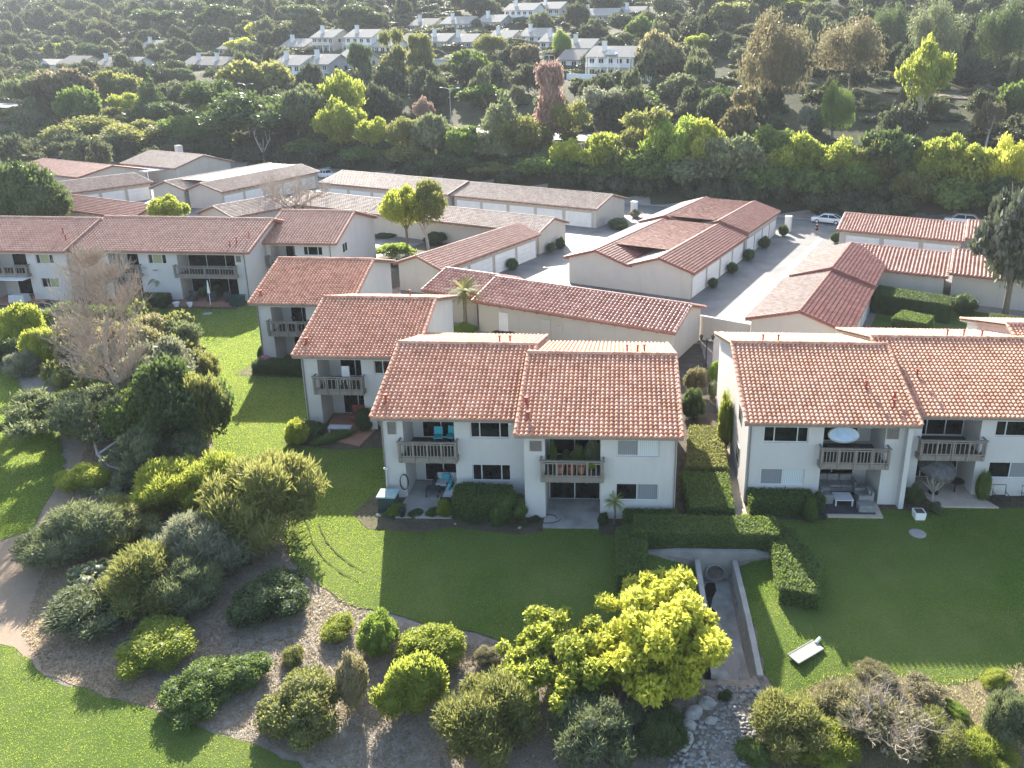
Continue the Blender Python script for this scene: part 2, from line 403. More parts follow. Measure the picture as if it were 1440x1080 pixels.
# ------------------------------------------------------------------ builders: roofs, walls, windows
def tile_slope(mb, O, e, s, W_, L_, cw=.25, rl=.28, hh=.115, k=6, seed=0):
    """barrel tiles on a slope: O the low corner, e along the eave, s up the slope"""
    O, e, s = Vector(O), Vector(e).normalized(), Vector(s).normalized()
    n = e.cross(s).normalized()
    if n.z < 0: n = -n
    R = random.Random(seed)
    nc, nr = max(1, round(W_/cw)), max(1, round(L_/rl)); cw, rl = W_/nc, L_/nr
    prof = {6: [.0, .22, .8, 1., .8, .22], 4: [0, .8, 1., .8], 3: [0, 1., .8]}[k]
    cols = nc*k+1
    verts, faces, rnd = [], [], []
    tint = [[R.random() for _ in range(nc)] for _ in range(nr)]
    for r in range(nr):
        jit = [R.uniform(-.007, .012) for _ in range(nc+1)]; sh = [R.uniform(-.012, .012) for _ in range(nc+1)]
        for line in (0, 1):
            for c in range(cols):
                col = min(c//k, nc-1); h = prof[c % k]*hh
                ss = r*rl + (0 if line == 0 else rl) + (sh[col] if line == 0 else 0)
                up = h*(1.06 if line == 0 else .8) + (.045+jit[col] if line == 0 else 0)
                verts.append(O+e*(c*cw/k)+s*ss+n*up)
    for j in range(2*nr-1):
        r = (j+1)//2
        for c in range(cols-1):
            a = j*cols+c
            faces.append((a, a+1, a+cols+1, a+cols)); rnd.append(tint[min(r if j % 2 else j//2, nr-1)][c//k])
    # the open ends of the lowest course
    base = len(verts)
    for c in range(cols): verts.append(O+e*(c*cw/k)-n*.01)
    for c in range(cols-1):
        faces.append((base+c, base+c+1, c+1, c)); rnd.append(tint[0][c//k]*.5)
    b = mb.n; mb.v.extend([tuple(v) for v in verts]); mb.n += len(verts)
    for f, q in zip(faces, rnd): mb.f.append(tuple(b+i for i in f)); mb.r.append(q); mb.mi.append(0)
def cap_row(mb, a, b, r=.11, ln=.4, seed=0):
    """a row of half-round cap tiles from a to b"""
    a, b = Vector(a), Vector(b); d = b-a; n = max(1, round(d.length/ln)); R = random.Random(seed)
    t = d.normalized(); side = t.cross(Vector((0,0,1))).normalized(); up = side.cross(t)
    for i in range(n):
        p, q = a+d*(i/n), a+d*((i+1.06)/n)
        v, f = [], []
        for w, (c, rr) in enumerate(((p, r*1.08), (q, r*.9))):
            for k in range(6):
                an = math.pi*k/5; v.append(c+side*(math.cos(an)*rr)+up*(math.sin(an)*rr+.012*(1-w)))
        for k in range(5): f.append((k, k+1, 7+k, 6+k))
        f.append((0,1,2,3,4,5)); f.append((11,10,9,8,7,6))
        mb.add(v, f, R.random())
def facade(mb, x0, x1, y, z0, z1, ops, zcap=None):
    """front wall at depth y with real openings; ops: (xa, xb, za, zb, depth, back)"""
    xs = sorted({x0, x1, *[o[0] for o in ops], *[o[1] for o in ops]})
    zs = sorted({z0, z1, *[max(z0, o[2]) for o in ops], *[min(z1, o[3]) for o in ops]})
    for i in range(len(xs)-1):
        for j in range(len(zs)-1):
            cx, cz = (xs[i]+xs[i+1])/2, (zs[j]+zs[j+1])/2
            if any(o[0] < cx < o[1] and o[2] < cz < o[3] for o in ops): continue
            mb.quad((xs[i],y,zs[j]), (xs[i+1],y,zs[j]), (xs[i+1],y,zs[j+1]), (xs[i],y,zs[j+1]))
    for xa, xb, za, zb, d, back in ops:
        za, zb = max(za, z0), min(zb, z1)
        mb.quad((xa,y,za),(xa,y,zb),(xa,y+d,zb),(xa,y+d,za)); mb.quad((xb,y,za),(xb,y+d,za),(xb,y+d,zb),(xb,y,zb))
        mb.quad((xa,y,za),(xa,y+d,za),(xb,y+d,za),(xb,y,za)); mb.quad((xa,y,zb),(xb,y,zb),(xb,y+d,zb),(xa,y+d,zb))
        if back: mb.quad((xa,y+d,za),(xb,y+d,za),(xb,y+d,zb),(xa,y+d,zb))
def window(root, off, x0, x1, z0, z1, y, lites=3, panes='ggg', frame='dark_metal', name='window', t=.05):
    """frame with mullions, each lite its own pane; y is the plane of the glass"""
    f = MB(); w = t
    f.box(x0, y-.03, z0, x1, y+.03, z0+w); f.box(x0, y-.03, z1-w, x1, y+.03, z1)
    f.box(x0, y-.03, z0+w, x0+w, y+.03, z1-w); f.box(x1-w, y-.03, z0+w, x1, y+.03, z1-w)
    cuts = {1: [0, 1], 2: [0, .5, 1], 3: [0, .24, .76, 1], 4: [0, .33, .67, 1]}[lites]
    xs = [x0+(x1-x0)*c for c in cuts]
    for c in xs[1:-1]: f.box(c-w*.5, y-.032, z0+w, c+w*.5, y+.028, z1-w)
    fo = f.build(name, M[frame], root, off)
    for i in range(len(xs)-1):
        p = MB(); k = panes[min(i, len(panes)-1)]
        p.quad((xs[i]+.01,y+.012,z0+.01),(xs[i+1]-.01,y+.012,z0+.01),(xs[i+1]-.01,y+.012,z1-.01),(xs[i]+.01,y+.012,z1-.01))
        p.build('pane', M[{'g':'glass','w':'blind_white','b':'blind_grey','c':'curtain'}[k]], fo, off)
    return fo
def louvre(root, off, x0, x1, z0, z1, y, mat='wood'):
    f = MB(); w = .05
    f.box(x0, y-.03, z0, x1, y+.02, z0+w); f.box(x0, y-.03, z1-w, x1, y+.02, z1); f.box(x0, y-.03, z0+w, x0+w, y+.02, z1-w); f.box(x1-w, y-.03, z0+w, x1, y+.02, z1-w)
    n = 7
    for i in range(n):
        z = z0+w+(z1-z0-2*w)*(i+.5)/n
        f.obox(((x0+x1)/2, y-.005, z), (x1-x0-2*w, .05, .012), rx=.6)
    f.box(x0+w, y+.018, z0+w, x1-w, y+.022, z1-w)
    return f.build('vent', M[mat], root, off)
def balcony(root, off, x0, x1, y, d=.45, mat='wood', gap=.175, z=2.41):
    """slab with fascia (part), railing of posts and slats (sub-part)"""
    b = MB()
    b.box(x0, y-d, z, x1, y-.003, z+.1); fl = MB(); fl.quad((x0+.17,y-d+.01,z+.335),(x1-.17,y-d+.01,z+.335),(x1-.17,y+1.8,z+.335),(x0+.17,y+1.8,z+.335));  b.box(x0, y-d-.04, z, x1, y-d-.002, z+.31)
    b.box(x0-.04, y-d-.04, z, x0-.002, y-.003, z+.31); b.box(x1+.002, y-d-.04, z, x1+.04, y-.003, z+.31)
    for i in range(5):
        x = x0+.1+(x1-x0-.2)*i/4; b.box(x-.05, y-d-.1, z+.01, x+.05, y-d-.042, z+.30)
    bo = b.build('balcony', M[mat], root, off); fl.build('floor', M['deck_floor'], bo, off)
    r = MB(); yt = y-d-.06
    r.box(x0-.08, yt-.07, z+1.18, x1+.08, yt+.06, z+1.24)
    r.box(x0, yt-.03, z+1.05, x1, yt+.02, z+1.115); r.box(x0, yt-.03, z+.36, x1, yt+.02, z+.42)
    for i in range(5):
        x = x0+.02+(x1-x0-.04)*i/4; r.box(x-.045, yt-.05, z+.3, x+.045, yt+.04, z+1.178)
    n = int((x1-x0)/gap)
    for i in range(n):
        x = x0+(x1-x0)*(i+.5)/n; r.box(x-.022, yt-.02, z+.421, x+.022, yt+.01, z+1.049)
    for xx in (x0, x1):
        r.box(xx-.05, yt+.062, z+1.17, xx+.05, y-.003, z+1.23)
        for i in range(2): r.box(xx-.025, yt+.15+i*.16, z+.31, xx+.025, yt+.2+i*.16, z+1.168)
    r.build('railing', M[mat], bo, off)
    return bo
def pipe_vent(root, off, x, y, z, h=.45, r=.05, mat='rust'):
    p = MB(); p.tube([(x,y,z-.15),(x,y,z+h)], r, 8); p.tube([(x,y,z+h+.002),(x,y,z+h+.07)], r*1.7, 8); p.tube([(x,y,z-.1),(x,y,z+.05)], [r*2.4, r*1.1], 8)
    return p.build('vent_pipe', M[mat], root, off)

TP = math.tan(rad(18.5)); BP = math.tan(rad(15.))
def apartment_unit(root, off, x0, x1, yf, rx0, rx1, wins=(), alcs=(), vents=(), ye=None, yr=None, yb=None, ze=5.0, tile='tile',
                   seed=0, k=6, cw=.25, rl=.28, frame='alu', down=None, sidewins=()):
    """one stepped unit of a block: walls with openings, tiled gable roof, balcony, windows"""
    ye = yf-.6 if ye is None else ye; yr = ye+6.1 if yr is None else yr; yb = yf+11.6 if yb is None else yb
    zr = ze+(yr-ye)*TP; zb = zr-(yb+.5-yr)*BP
    top = lambda y: (ze+(y-ye)*TP if y <= yr else zr-(y-yr)*BP)-.16
    w = MB(); ops = []
    for (a, b, z0, z1, li, pn, *_) in wins: ops.append((a, b, z0, z1, .12, False))
    for A in alcs:
        ops.append((A['x0'], A['x1'], 2.72, A.get('top', 4.6), A.get('d', 1.9), True))
        if not A.get('upper'): ops.append((A['x0'], A['x1'], .02, 2.25, A.get('d', 1.9), True))
    zt = top(yf)
    facade(w, x0, x1, yf, -.6, zt, ops)
    for x in (x0, x1):
        w.add([(x,yf,-.6),(x,yb,-.6),(x,yb,top(yb)),(x,yr,top(yr)),(x,yf,zt)], [(0,1,2,3,4)])
    w.quad((x0,yb,-.6),(x1,yb,-.6),(x1,yb,top(yb)),(x0,yb,top(yb)))
    w.build('wall', M['stucco'], root, off)
    for (a, b, z0, z1, li, pn, *fr) in wins: window(root, off, a+.004, b-.004, z0+.004, z1-.004, yf+.09, li, pn, fr[0] if fr else frame)
    for (x, ya, yb_, za, zb_) in sidewins:      # windows on a gable wall, proud of the stucco
        sg = 1 if x == x1 else -1
        f = MB(); xx = x+sg*.02
        f.box(min(x+sg*.003, xx+sg*.02), ya, za, max(x+sg*.003, xx+sg*.02), yb_, zb_)
        fo = f.build('window', M['alu'], root, off)
        for q in (0, 1):
            p = MB(); y0, y1 = ya+.05+(yb_-ya)*.5*q, ya+(yb_-ya)*.5*(q+1)-.05
            p.quad((xx+sg*.024,y0,za+.06),(xx+sg*.024,y1,za+.06),(xx+sg*.024,y1,zb_-.06),(xx+sg*.024,y0,zb_-.06)); p.build('pane', M['glass'], fo, off)
    for A in alcs:
        d = A.get('d', 1.9); fl, fr_ = A.get('door', (0, 1)); a, b = A['x0'], A['x1']; W_ = b-a
        for lo, (za, zb_) in enumerate(((2.74, A.get('top', 4.6)-.12), (.06, 2.15))):
            if lo and A.get('upper'): continue
            window(root, off, a+W_*fl+.03, a+W_*fr_-.03, za, zb_, yf+d-.05, A.get('lites', 2), A.get('panes', 'g'), A.get('frame', 'alu'), 'sliding_door')
        balcony(root, off, a-.16, b+.16, yf, gap=A.get('gap', .175), mat=A.get('mat', 'wood'))
    for (a, b, z0, z1) in vents: louvre(root, off, a, b, z0, z1, yf-.02)
    # roof
    r = MB(); Ls = math.hypot(yr-ye, zr-ze)
    tile_slope(r, (rx0, ye, ze), (1,0,0), (0, yr-ye, zr-ze), rx1-rx0, Ls, cw, rl, k=k, seed=seed)
    yk = yb+.5; Lb = math.hypot(yk-yr, zr-zb)
    tile_slope(r, (rx1, yk, zb), (-1,0,0), (0, yr-yk, zr-zb), rx1-rx0, Lb, cw, rl*1.5, k=4 if k > 4 else k, seed=seed+1)
    ro = r.build('roof', M[tile], root, off)
    dk = MB()
    for (ya, za, yb_, zb_) in ((ye+.02, ze, yr, zr), (yk-.02, zb, yr, zr)):
        v = [(rx0+.01,ya,za-.02),(rx1-.01,ya,za-.02),(rx1-.01,yb_,zb_-.02),(rx0+.01,yb_,zb_-.02)]
        v += [(p[0],p[1],p[2]-.13) for p in v]
        dk.add(v, [(0,1,2,3),(7,6,5,4),(0,4,5,1),(1,5,6,2),(3,2,6,7),(0,3,7,4)])
    dk.build('fascia', M['trim_red'] if tile != 'tile' else M['wood'], ro, off)
    c = MB(); cap_row(c, (rx0, yr, zr+.07), (rx1, yr, zr+.07), .13, .4, seed)
    for x in (rx0+.05, rx1-.05):
        cap_row(c, (x, ye, ze+.07), (x, yr, zr+.06), .1, .4, seed+2); cap_row(c, (x, yk, zb+.06), (x, yr, zr+.06), .1, .4, seed+3)
    c.build('ridge_cap', M[tile], ro, off)
    if down is not None:
        p = MB(); p.tube([(down, yf-.06, ze-.2), (down, yf-.06, 0.02)], .045, 6); p.build('downspout', M['wood'], root, off)
    return dict(yr=yr, zr=zr, roof=ro, yb=yb)

def garage(root, u0, u1, v0, v1, axis='u', ze=2.8, zr=4.0, tile='tile_garage', wallmat='stucco_garage', ov=.5, seed=0, k=4, cw=.3, rl=.36,
           doors=(), off=(0,0,0), rafters=True, ridge=None, end=.35, glint_tile=None):
    """a gabled garage row in the turned frame. axis: which way the ridge runs. u0..v1 are eave and rake lines. doors: ('v0'|'v1'|'u0'|'u1', start, end, n)"""
    P = (lambda a, b, z: (a, b, z)) if axis == 'u' else (lambda a, b, z: (b, a, z))
    if axis == 'u': a0, a1, b0, b1 = u0, u1, v0, v1
    else: a0, a1, b0, b1 = v0, v1, u0, u1
    bm_ = (b0+b1)/2 if ridge is None else ridge
    w = MB(); A0, A1, B0, B1 = a0+end, a1-end, b0+ov, b1-ov
    def top(b): return (ze+(zr-ze)*(b-b0)/(bm_-b0) if b <= bm_ else ze+(zr-ze)*(b1-b)/(b1-bm_))-.12
    for a in (A0, A1):
        w.add([P(a,B0,-.3),P(a,B1,-.3),P(a,B1,top(B1)),P(a,bm_,top(bm_)),P(a,B0,top(B0))], [(0,1,2,3,4)])
    for b in (B0, B1): w.quad(P(A0,b,-.3),P(A1,b,-.3),P(A1,b,top(b)),P(A0,b,top(b)))
    w.build('wall', M[wallmat], root, off)
    for side, s0, s1, n in doors:
        for i in range(n):
            lo = s0+(s1-s0)*i/n+.28; hi = s0+(s1-s0)*(i+1)/n-.28
            d = MB(); b = (B0 if side == 'b0' else B1); sg = -1 if side == 'b0' else 1
            for q in range(4):
                z0, z1 = .03+q*.53, .03+(q+1)*.53-.02
                y0, y1 = sorted((b+sg*.004, b+sg*.05))
                if axis == 'u': d.box(lo, y0, z0, hi, y1, z1)
                else: d.box(y0, lo, z0, y1, hi, z1)
            d.build('garage_door', M['door_white'], root, off)
            if True:
                t = MB(); y0, y1 = sorted((b+sg*.003, b+sg*.07))
                for (p0, p1, z0, z1) in ((lo-.13, lo-.012, 0, 2.3), (hi+.012, hi+.13, 0, 2.3), (lo-.01, hi+.01, 2.17, 2.3)):
                    if axis == 'u': t.box(p0, y0, z0, p1, y1, z1)
                    else: t.box(y0, p0, z0, y1, p1, z1)
                t.build('door_frame', M['stucco_garage'], root, off)
    r = MB(); L1 = math.hypot(bm_-b0, zr-ze); L2 = math.hypot(b1-bm_, zr-ze)
    e = Vector(P(1,0,0)); s1 = Vector(P(0, bm_-b0, zr-ze)); s2 = Vector(P(0, bm_-b1, zr-ze))
    r2 = MB() if glint_tile else r  # separate mesh for a sunward slope with the sun's glint put into its colour
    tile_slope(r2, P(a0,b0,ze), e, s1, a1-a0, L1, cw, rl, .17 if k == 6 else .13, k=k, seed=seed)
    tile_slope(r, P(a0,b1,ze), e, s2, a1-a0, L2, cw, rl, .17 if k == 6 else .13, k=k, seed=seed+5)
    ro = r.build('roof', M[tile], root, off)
    if glint_tile: r2.build('roof', M[glint_tile], root, off)
    d = MB()
    for b in (b0, b1):
        v = [P(a0+.01,b,ze-.02),P(a1-.01,b,ze-.02),P(a1-.01,bm_,zr-.02),P(a0+.01,bm_,zr-.02)]
        v += [(p[0],p[1],p[2]-.13) for p in v]
        d.add(v, [(0,1,2,3),(7,6,5,4),(0,4,5,1),(1,5,6,2),(3,2,6,7),(0,3,7,4)])
    if rafters:
        for i in range(int((a1-a0)/1.2)):
            a = a0+.5+i*1.2
            for b, B in ((b0, B0), (b1, B1)):
                x0, x1 = sorted((b+.04*(1 if b == b0 else -1), B))
                q0, q1 = P(a-.05, x0, ze-.24), P(a+.05, x1, ze-.152)
                d.box(min(q0[0],q1[0]),min(q0[1],q1[1]),ze-.24,max(q0[0],q1[0]),max(q0[1],q1[1]),ze-.152)
    d.build('fascia', M['trim_red'], ro, off)
    c = MB(); cap_row(c, P(a0,bm_,zr+.05), P(a1,bm_,zr+.05), .13, .45, seed)
    for a in (a0+.05, a1-.05):
        cap_row(c, P(a,b0,ze+.05), P(a,bm_,zr+.04), .1, .45, seed+1); cap_row(c, P(a,b1,ze+.05), P(a,bm_,zr+.04), .1, .45, seed+2)
    c.build('ridge_cap', M[tile], ro, off)
    return ro

# ------------------------------------------------------------------ plants
def leaf_cloud(clumps, n, ll, lw, seed, shell=.35, up=.3, radial=.6, droop=0., core=.62, squash=1.):
    """leaf-sized faces on and inside clumps [(x,y,z,rx,ry,rz)]; returns mesh"""
    R = np.random.default_rng(seed)
    C = np.array(clumps, float); wts = (C[:,3]*C[:,4]+C[:,4]*C[:,5]); wts /= wts.sum()
    i = R.choice(len(C), n, p=wts)
    d = R.normal(size=(n,3)); d /= np.linalg.norm(d, axis=1)[:,None]
    rr = 1-shell*R.random(n)**1.6
    rr *= 1+.10*R.normal(size=n)
    p = C[i,:3]+d*C[i,3:]*rr[:,None]
    # long axis of the leaf: outward, up, plus random, less droop
    ax = radial*d+R.normal(size=(n,3))*.6+np.array([0,0,up-droop]); ax /= np.linalg.norm(ax, axis=1)[:,None]
    q = R.normal(size=(n,3)); sd = np.cross(ax, q); sd /= np.linalg.norm(sd, axis=1)[:,None]
    sc = R.uniform(.65, 1.35, n)[:,None]
    a, b, c, e = p-ax*ll*.5*sc, p+sd*lw*.5*sc+ax*ll*.06, p+ax*ll*.5*sc, p-sd*lw*.5*sc+ax*ll*.06
    V = np.stack([a,b,c,e], 1).reshape(-1,3); V[:,2] = np.maximum(V[:,2], 0.0)
    F = np.arange(4*n).reshape(-1,4)
    rnd = R.random(n)
    if core:
        vs, fs = [], []
        for (x,y,z,rx,ry,rz) in clumps:
            m_ = MB(); m_.blob((x,y,z), rx*core, ry*core, rz*core, 7, 5, .18)
            b0 = len(vs); vs += m_.v; fs += [[b0+t for t in f] for f in m_.f]
        vs = np.array(vs); vs[:,2] = np.maximum(vs[:,2], 0)
        F = np.vstack([F, np.array(fs)+len(V)]); V = np.vstack([V, vs]); rnd = np.concatenate([rnd, np.full(len(fs), .2)])
    return np_mesh('crown', V, F, rnd)
def clumps_round(n, seed, flat=1., r=(.28,.45), z0=.5, zr=.5, lower=.25):
    R = random.Random(seed); out = [(0,0,z0,.62,.62,zr*.72)]
    for i in range(n):
        w = R.uniform(0, 2*math.pi); ph = math.acos(R.uniform(-lower, 1)); k = R.uniform(.55, .78); s = R.uniform(*r)
        out.append((math.sin(ph)*math.cos(w)*k, math.sin(ph)*math.sin(w)*k, z0+math.cos(ph)*zr*k*flat, s, s*R.uniform(.8,1.2), s*R.uniform(.75,1.1)*zr*1.5))
    return out
CROWN = {}
def cset(k, fn, n=3): CROWN[k] = [fn(i) for i in range(n)]
cset('round', lambda i: leaf_cloud(clumps_round(24, i+1, r=(.2,.36)), 4600, .14, .085, i, shell=.35), 4)
cset('mound', lambda i: leaf_cloud(clumps_round(26, i+21, r=(.2,.36), z0=.38, zr=.55, lower=.1), 15000, .068, .038, i, shell=.3, core=.76), 4)
cset('clip', lambda i: leaf_cloud([(0,0,.5,.86,.86,.47)]+clumps_round(14, i+31, r=(.25,.38), z0=.45, zr=.5, lower=.1), 10500, .072, .042, i, shell=.18, core=.82), 3)
cset('wispy', lambda i: leaf_cloud(clumps_round(30, i+41, r=(.17,.34), z0=.42, zr=.58, lower=.2), 19000, .125, .019, i, shell=.55, up=.5, radial=1., core=.6), 4)
cset('bigleaf', lambda i: leaf_cloud(clumps_round(24, i+71, r=(.16,.3)), 6500, .12, .07, i, shell=.5, core=.45), 2)
cset('airy', lambda i: leaf_cloud(clumps_round(13, i+61, r=(.16,.30)), 4200, .10, .05, i, shell=.75, core=0), 4)
cset('loose', lambda i: leaf_cloud(clumps_round(24, i+81, r=(.16,.32)), 9000, .08, .042, i, shell=.45, core=.45), 4)
def clumps_tall(n, seed):
    R = random.Random(seed); out = []
    for i in range(n):
        z = R.uniform(.1, .95); k = (1-abs(z-.5)*1.1)*.75; w = R.uniform(0, 6.28); q = R.uniform(.3, 1)
        s = R.uniform(.22, .38); out.append((k*q*math.cos(w), k*q*math.sin(w), z, s, s, s*.45))
    return out
cset('tall', lambda i: leaf_cloud(clumps_tall(20, i+101), 5200, .13, .05, i, shell=.5, droop=.9, core=.5), 4)
cset('weeping', lambda i: leaf_cloud(clumps_round(26, i+131, r=(.18,.34), z0=.52, zr=.55, lower=.5), 9500, .075, .02, i, shell=.85, droop=1.0, core=0), 3)
def conifer(i):
    R = random.Random(i+5); cl = []
    for l in range(9):
        z = .08+l*.1; rr = (1-z)*.95+.06
        for q in range(7 if l < 7 else 3):
            w = q*6.28/7+l*.7+R.uniform(-.25,.25); k = rr*R.uniform(.45, .75); s = rr*.42
            cl.append((k*math.cos(w), k*math.sin(w), z+R.uniform(-.02,.03), s, s, .055))
    return leaf_cloud(cl, 6500, .09, .03, i, shell=.7, up=.2, core=.5)
cset('conifer', conifer, 2)
def pine_pads(i):
    R = random.Random(i+15); cl = []
    for q in range(22):
        w = R.uniform(0, 6.28); k = R.uniform(.15, .82); z = R.uniform(.25, .9)*(1-k*.35)
        s = R.uniform(.16, .3); cl.append((k*math.cos(w), k*math.sin(w), z, s, s*R.uniform(.7,1.2), s*.42))
    return leaf_cloud(cl, 11000, .07, .022, i, shell=.6, up=.55, core=.55)
cset('pads', pine_pads, 2)
def trunk_mesh(seed, bare=0, lean=.1):
    """tapered trunk with limbs, 1 unit tall to the crown's middle"""
    R = random.Random(seed); m_ = MB()
    top = Vector((R.uniform(-lean,lean), R.uniform(-lean,lean), .62))
    m_.tube([(0,0,-.06),(top.x*.3,top.y*.3,.2),(top.x*.7,top.y*.7,.42),top], [.036,.028,.023,.018], 7)
    for i in range(6):
        w = i*1.05+R.uniform(-.3,.3); st = Vector((top.x*.6, top.y*.6, R.uniform(.28,.58))); L_ = R.uniform(.22,.36)
        mid = st+Vector((math.cos(w)*L_*.5, math.sin(w)*L_*.5, L_*.5)); en = mid+Vector((math.cos(w)*L_*.4, math.sin(w)*L_*.4, L_*.7))
        m_.tube([st, mid, en], [.016,.011,.005], 5)
    me = m_.build('trunk', M['bark']); d = me.data; bpy.data.objects.remove(me); return d
TRUNK = [trunk_mesh(i) for i in range(5)]
def bare_mesh(seed, levels=4, spread=.55, n0=7, up=.35, leader=True, dens=4):
    """branches of a leafless tree, unit height"""
    R = random.Random(seed); m_ = MB()
    def grow(p, d, ln, r, lv):
        pts = [p]; q = p
        for s in range(3):
            d = (d+Vector((R.uniform(-.2,.2), R.uniform(-.2,.2), R.uniform(-.05,.2)))).normalized(); q = q+d*ln/3; pts.append(q)
        r = max(r, .0013); m_.tube(pts, [r, r*.8, r*.65, r*.5], 6 if lv < 1 else (4 if lv < 2 else 3), cap=False)
        if lv >= levels: return
        for i in range(dens):
            s = pts[R.choice((1,2,2,3,3))]
            dd = (d*.7+Vector((R.uniform(-1,1), R.uniform(-1,1), R.uniform(-.3,.8)))*.75).normalized()
            grow(s, dd, ln*R.uniform(.5,.72), r*.45, lv+1)
    if leader:
        P = [Vector((.02*math.sin(i*1.3)*i*.3, .02*math.cos(i)*i*.3, i/9)) for i in range(10)]
        m_.tube(P, [.021*(1-i/11) for i in range(10)], 7, cap=False)
        for i in range(n0*3):
            z = R.uniform(.26, .985); w = R.uniform(0, 6.28); a = P[min(9, int(z*9))]
            ln = (.05+.17*math.sin(math.pi*min(1, z)**1.1))*R.uniform(.7,1.25)
            grow(a, Vector((math.cos(w), math.sin(w), up)).normalized(), ln, .0045*(1.2-z), 1)
    else:
        m_.tube([(0,0,-.03),(.01,0,.12),(0,.01,.25)], [.03,.024,.02], 7, cap=False)
        for i in range(n0):
            w = i*6.28/n0+R.uniform(-.2,.2); grow(Vector((0,0,R.uniform(.15,.25))), Vector((math.cos(w)*spread, math.sin(w)*spread, .75)).normalized(), .34, .014, 0)
    o = m_.build('branches', M['twig']); d = o.data; bpy.data.objects.remove(o); return d
PAL = {}
def put(name, cat, label, kind, leaf, x, y, h, w, crown0=0., trunk=True, group=None, z=None, wy=None, rot=None, var=None, bark='bark'):
    """a plant standing at x, y: crown w wide, h tall; crown0 = where the crown begins, as a share of h"""
    zz = tz(x, y) if z is None else z
    root = thing(name, label, cat, (x, y, zz-.03), random.uniform(0, 6.28) if rot is None else rot, group)
    if trunk:
        t = link_mesh('trunk', TRUNK[random.randrange(5)], M[bark], root)
        t.scale = (max(w, h)*.75, max(w, h)*.75, h)
    v = CROWN[kind]; me = v[random.randrange(len(v)) if var is None else var % len(v)]
    c = link_mesh('crown' if trunk else 'foliage', me, L[leaf], root)
    c.scale = (w/2, (wy or w)/2, h*(1-crown0)); c.location = (0, 0, h*crown0)
    return root
def shrub_fit(cx, by, ty, wpx, ratio=None):
    """place and size of a rounded shrub whose outline spans rows ty..by: seen from above, its depth shows as well as its height"""
    d = ray(cx, (by+ty)/2); bb, asp = .6, (ratio or 1.)
    for _ in range(12):
        t, k = 5., 400.
        for _ in range(40):
            m_ = (t+k)/2
            if H+d[2]*m_ < tz(d[0]*m_, d[1]*m_)+bb: k = m_
            else: t = m_
        x, y = d[0]*t, d[1]*t; dep = t; th = math.atan2(H-tz(x, y)-bb, math.hypot(x, y))
        E = (by-ty)*dep/FPX*math.cos(th-PITCH); w = wpx*dep/FPX; a = w/2*asp*(1 if ratio else 1.25)
        a = min(a, .90*E/2/math.sin(th)); bb = bb*.5+.5*max(.15, math.sqrt(max(0, (E/2)**2-(a*math.sin(th))**2))/math.cos(th))
    return x, y, w, 2*bb, 2*a
def plant(name, cat, label, kind, leaf, cx, by, ty, wpx, group=None, v=None, crown0=0., trunk=False, wy=None, rot=None, hmul=1., **kw):
    """a plant surveyed from the photo: foot at (cx, by), top at row ty, wpx wide; v: how far back it stands when its foot is hidden"""
    if v is None and not trunk:
        x, y, w, h, wy_ = shrub_fit(cx, by, ty, wpx, wy/wpx if wy else None)
        return put(name, cat, label, kind, leaf, x, y, h*hmul, w, crown0, trunk, group, wy=wy_, rot=rot if wy else None, **kw)
    if v is None: x, y, z = ground(cx, by)
    else:
        x, y, _ = on_v(cx, ty, v); z = tz(x, y)
    dep = VIEW[2] @ np.array([x, y, z-H]); w = wpx*dep/FPX
    h = max(.3, (height_at(cx, ty, x, y)-z)*hmul)
    return put(name, cat, label, kind, leaf, x, y, h, w, crown0, trunk, group, wy=wy and wy*dep/FPX, rot=rot, **kw)
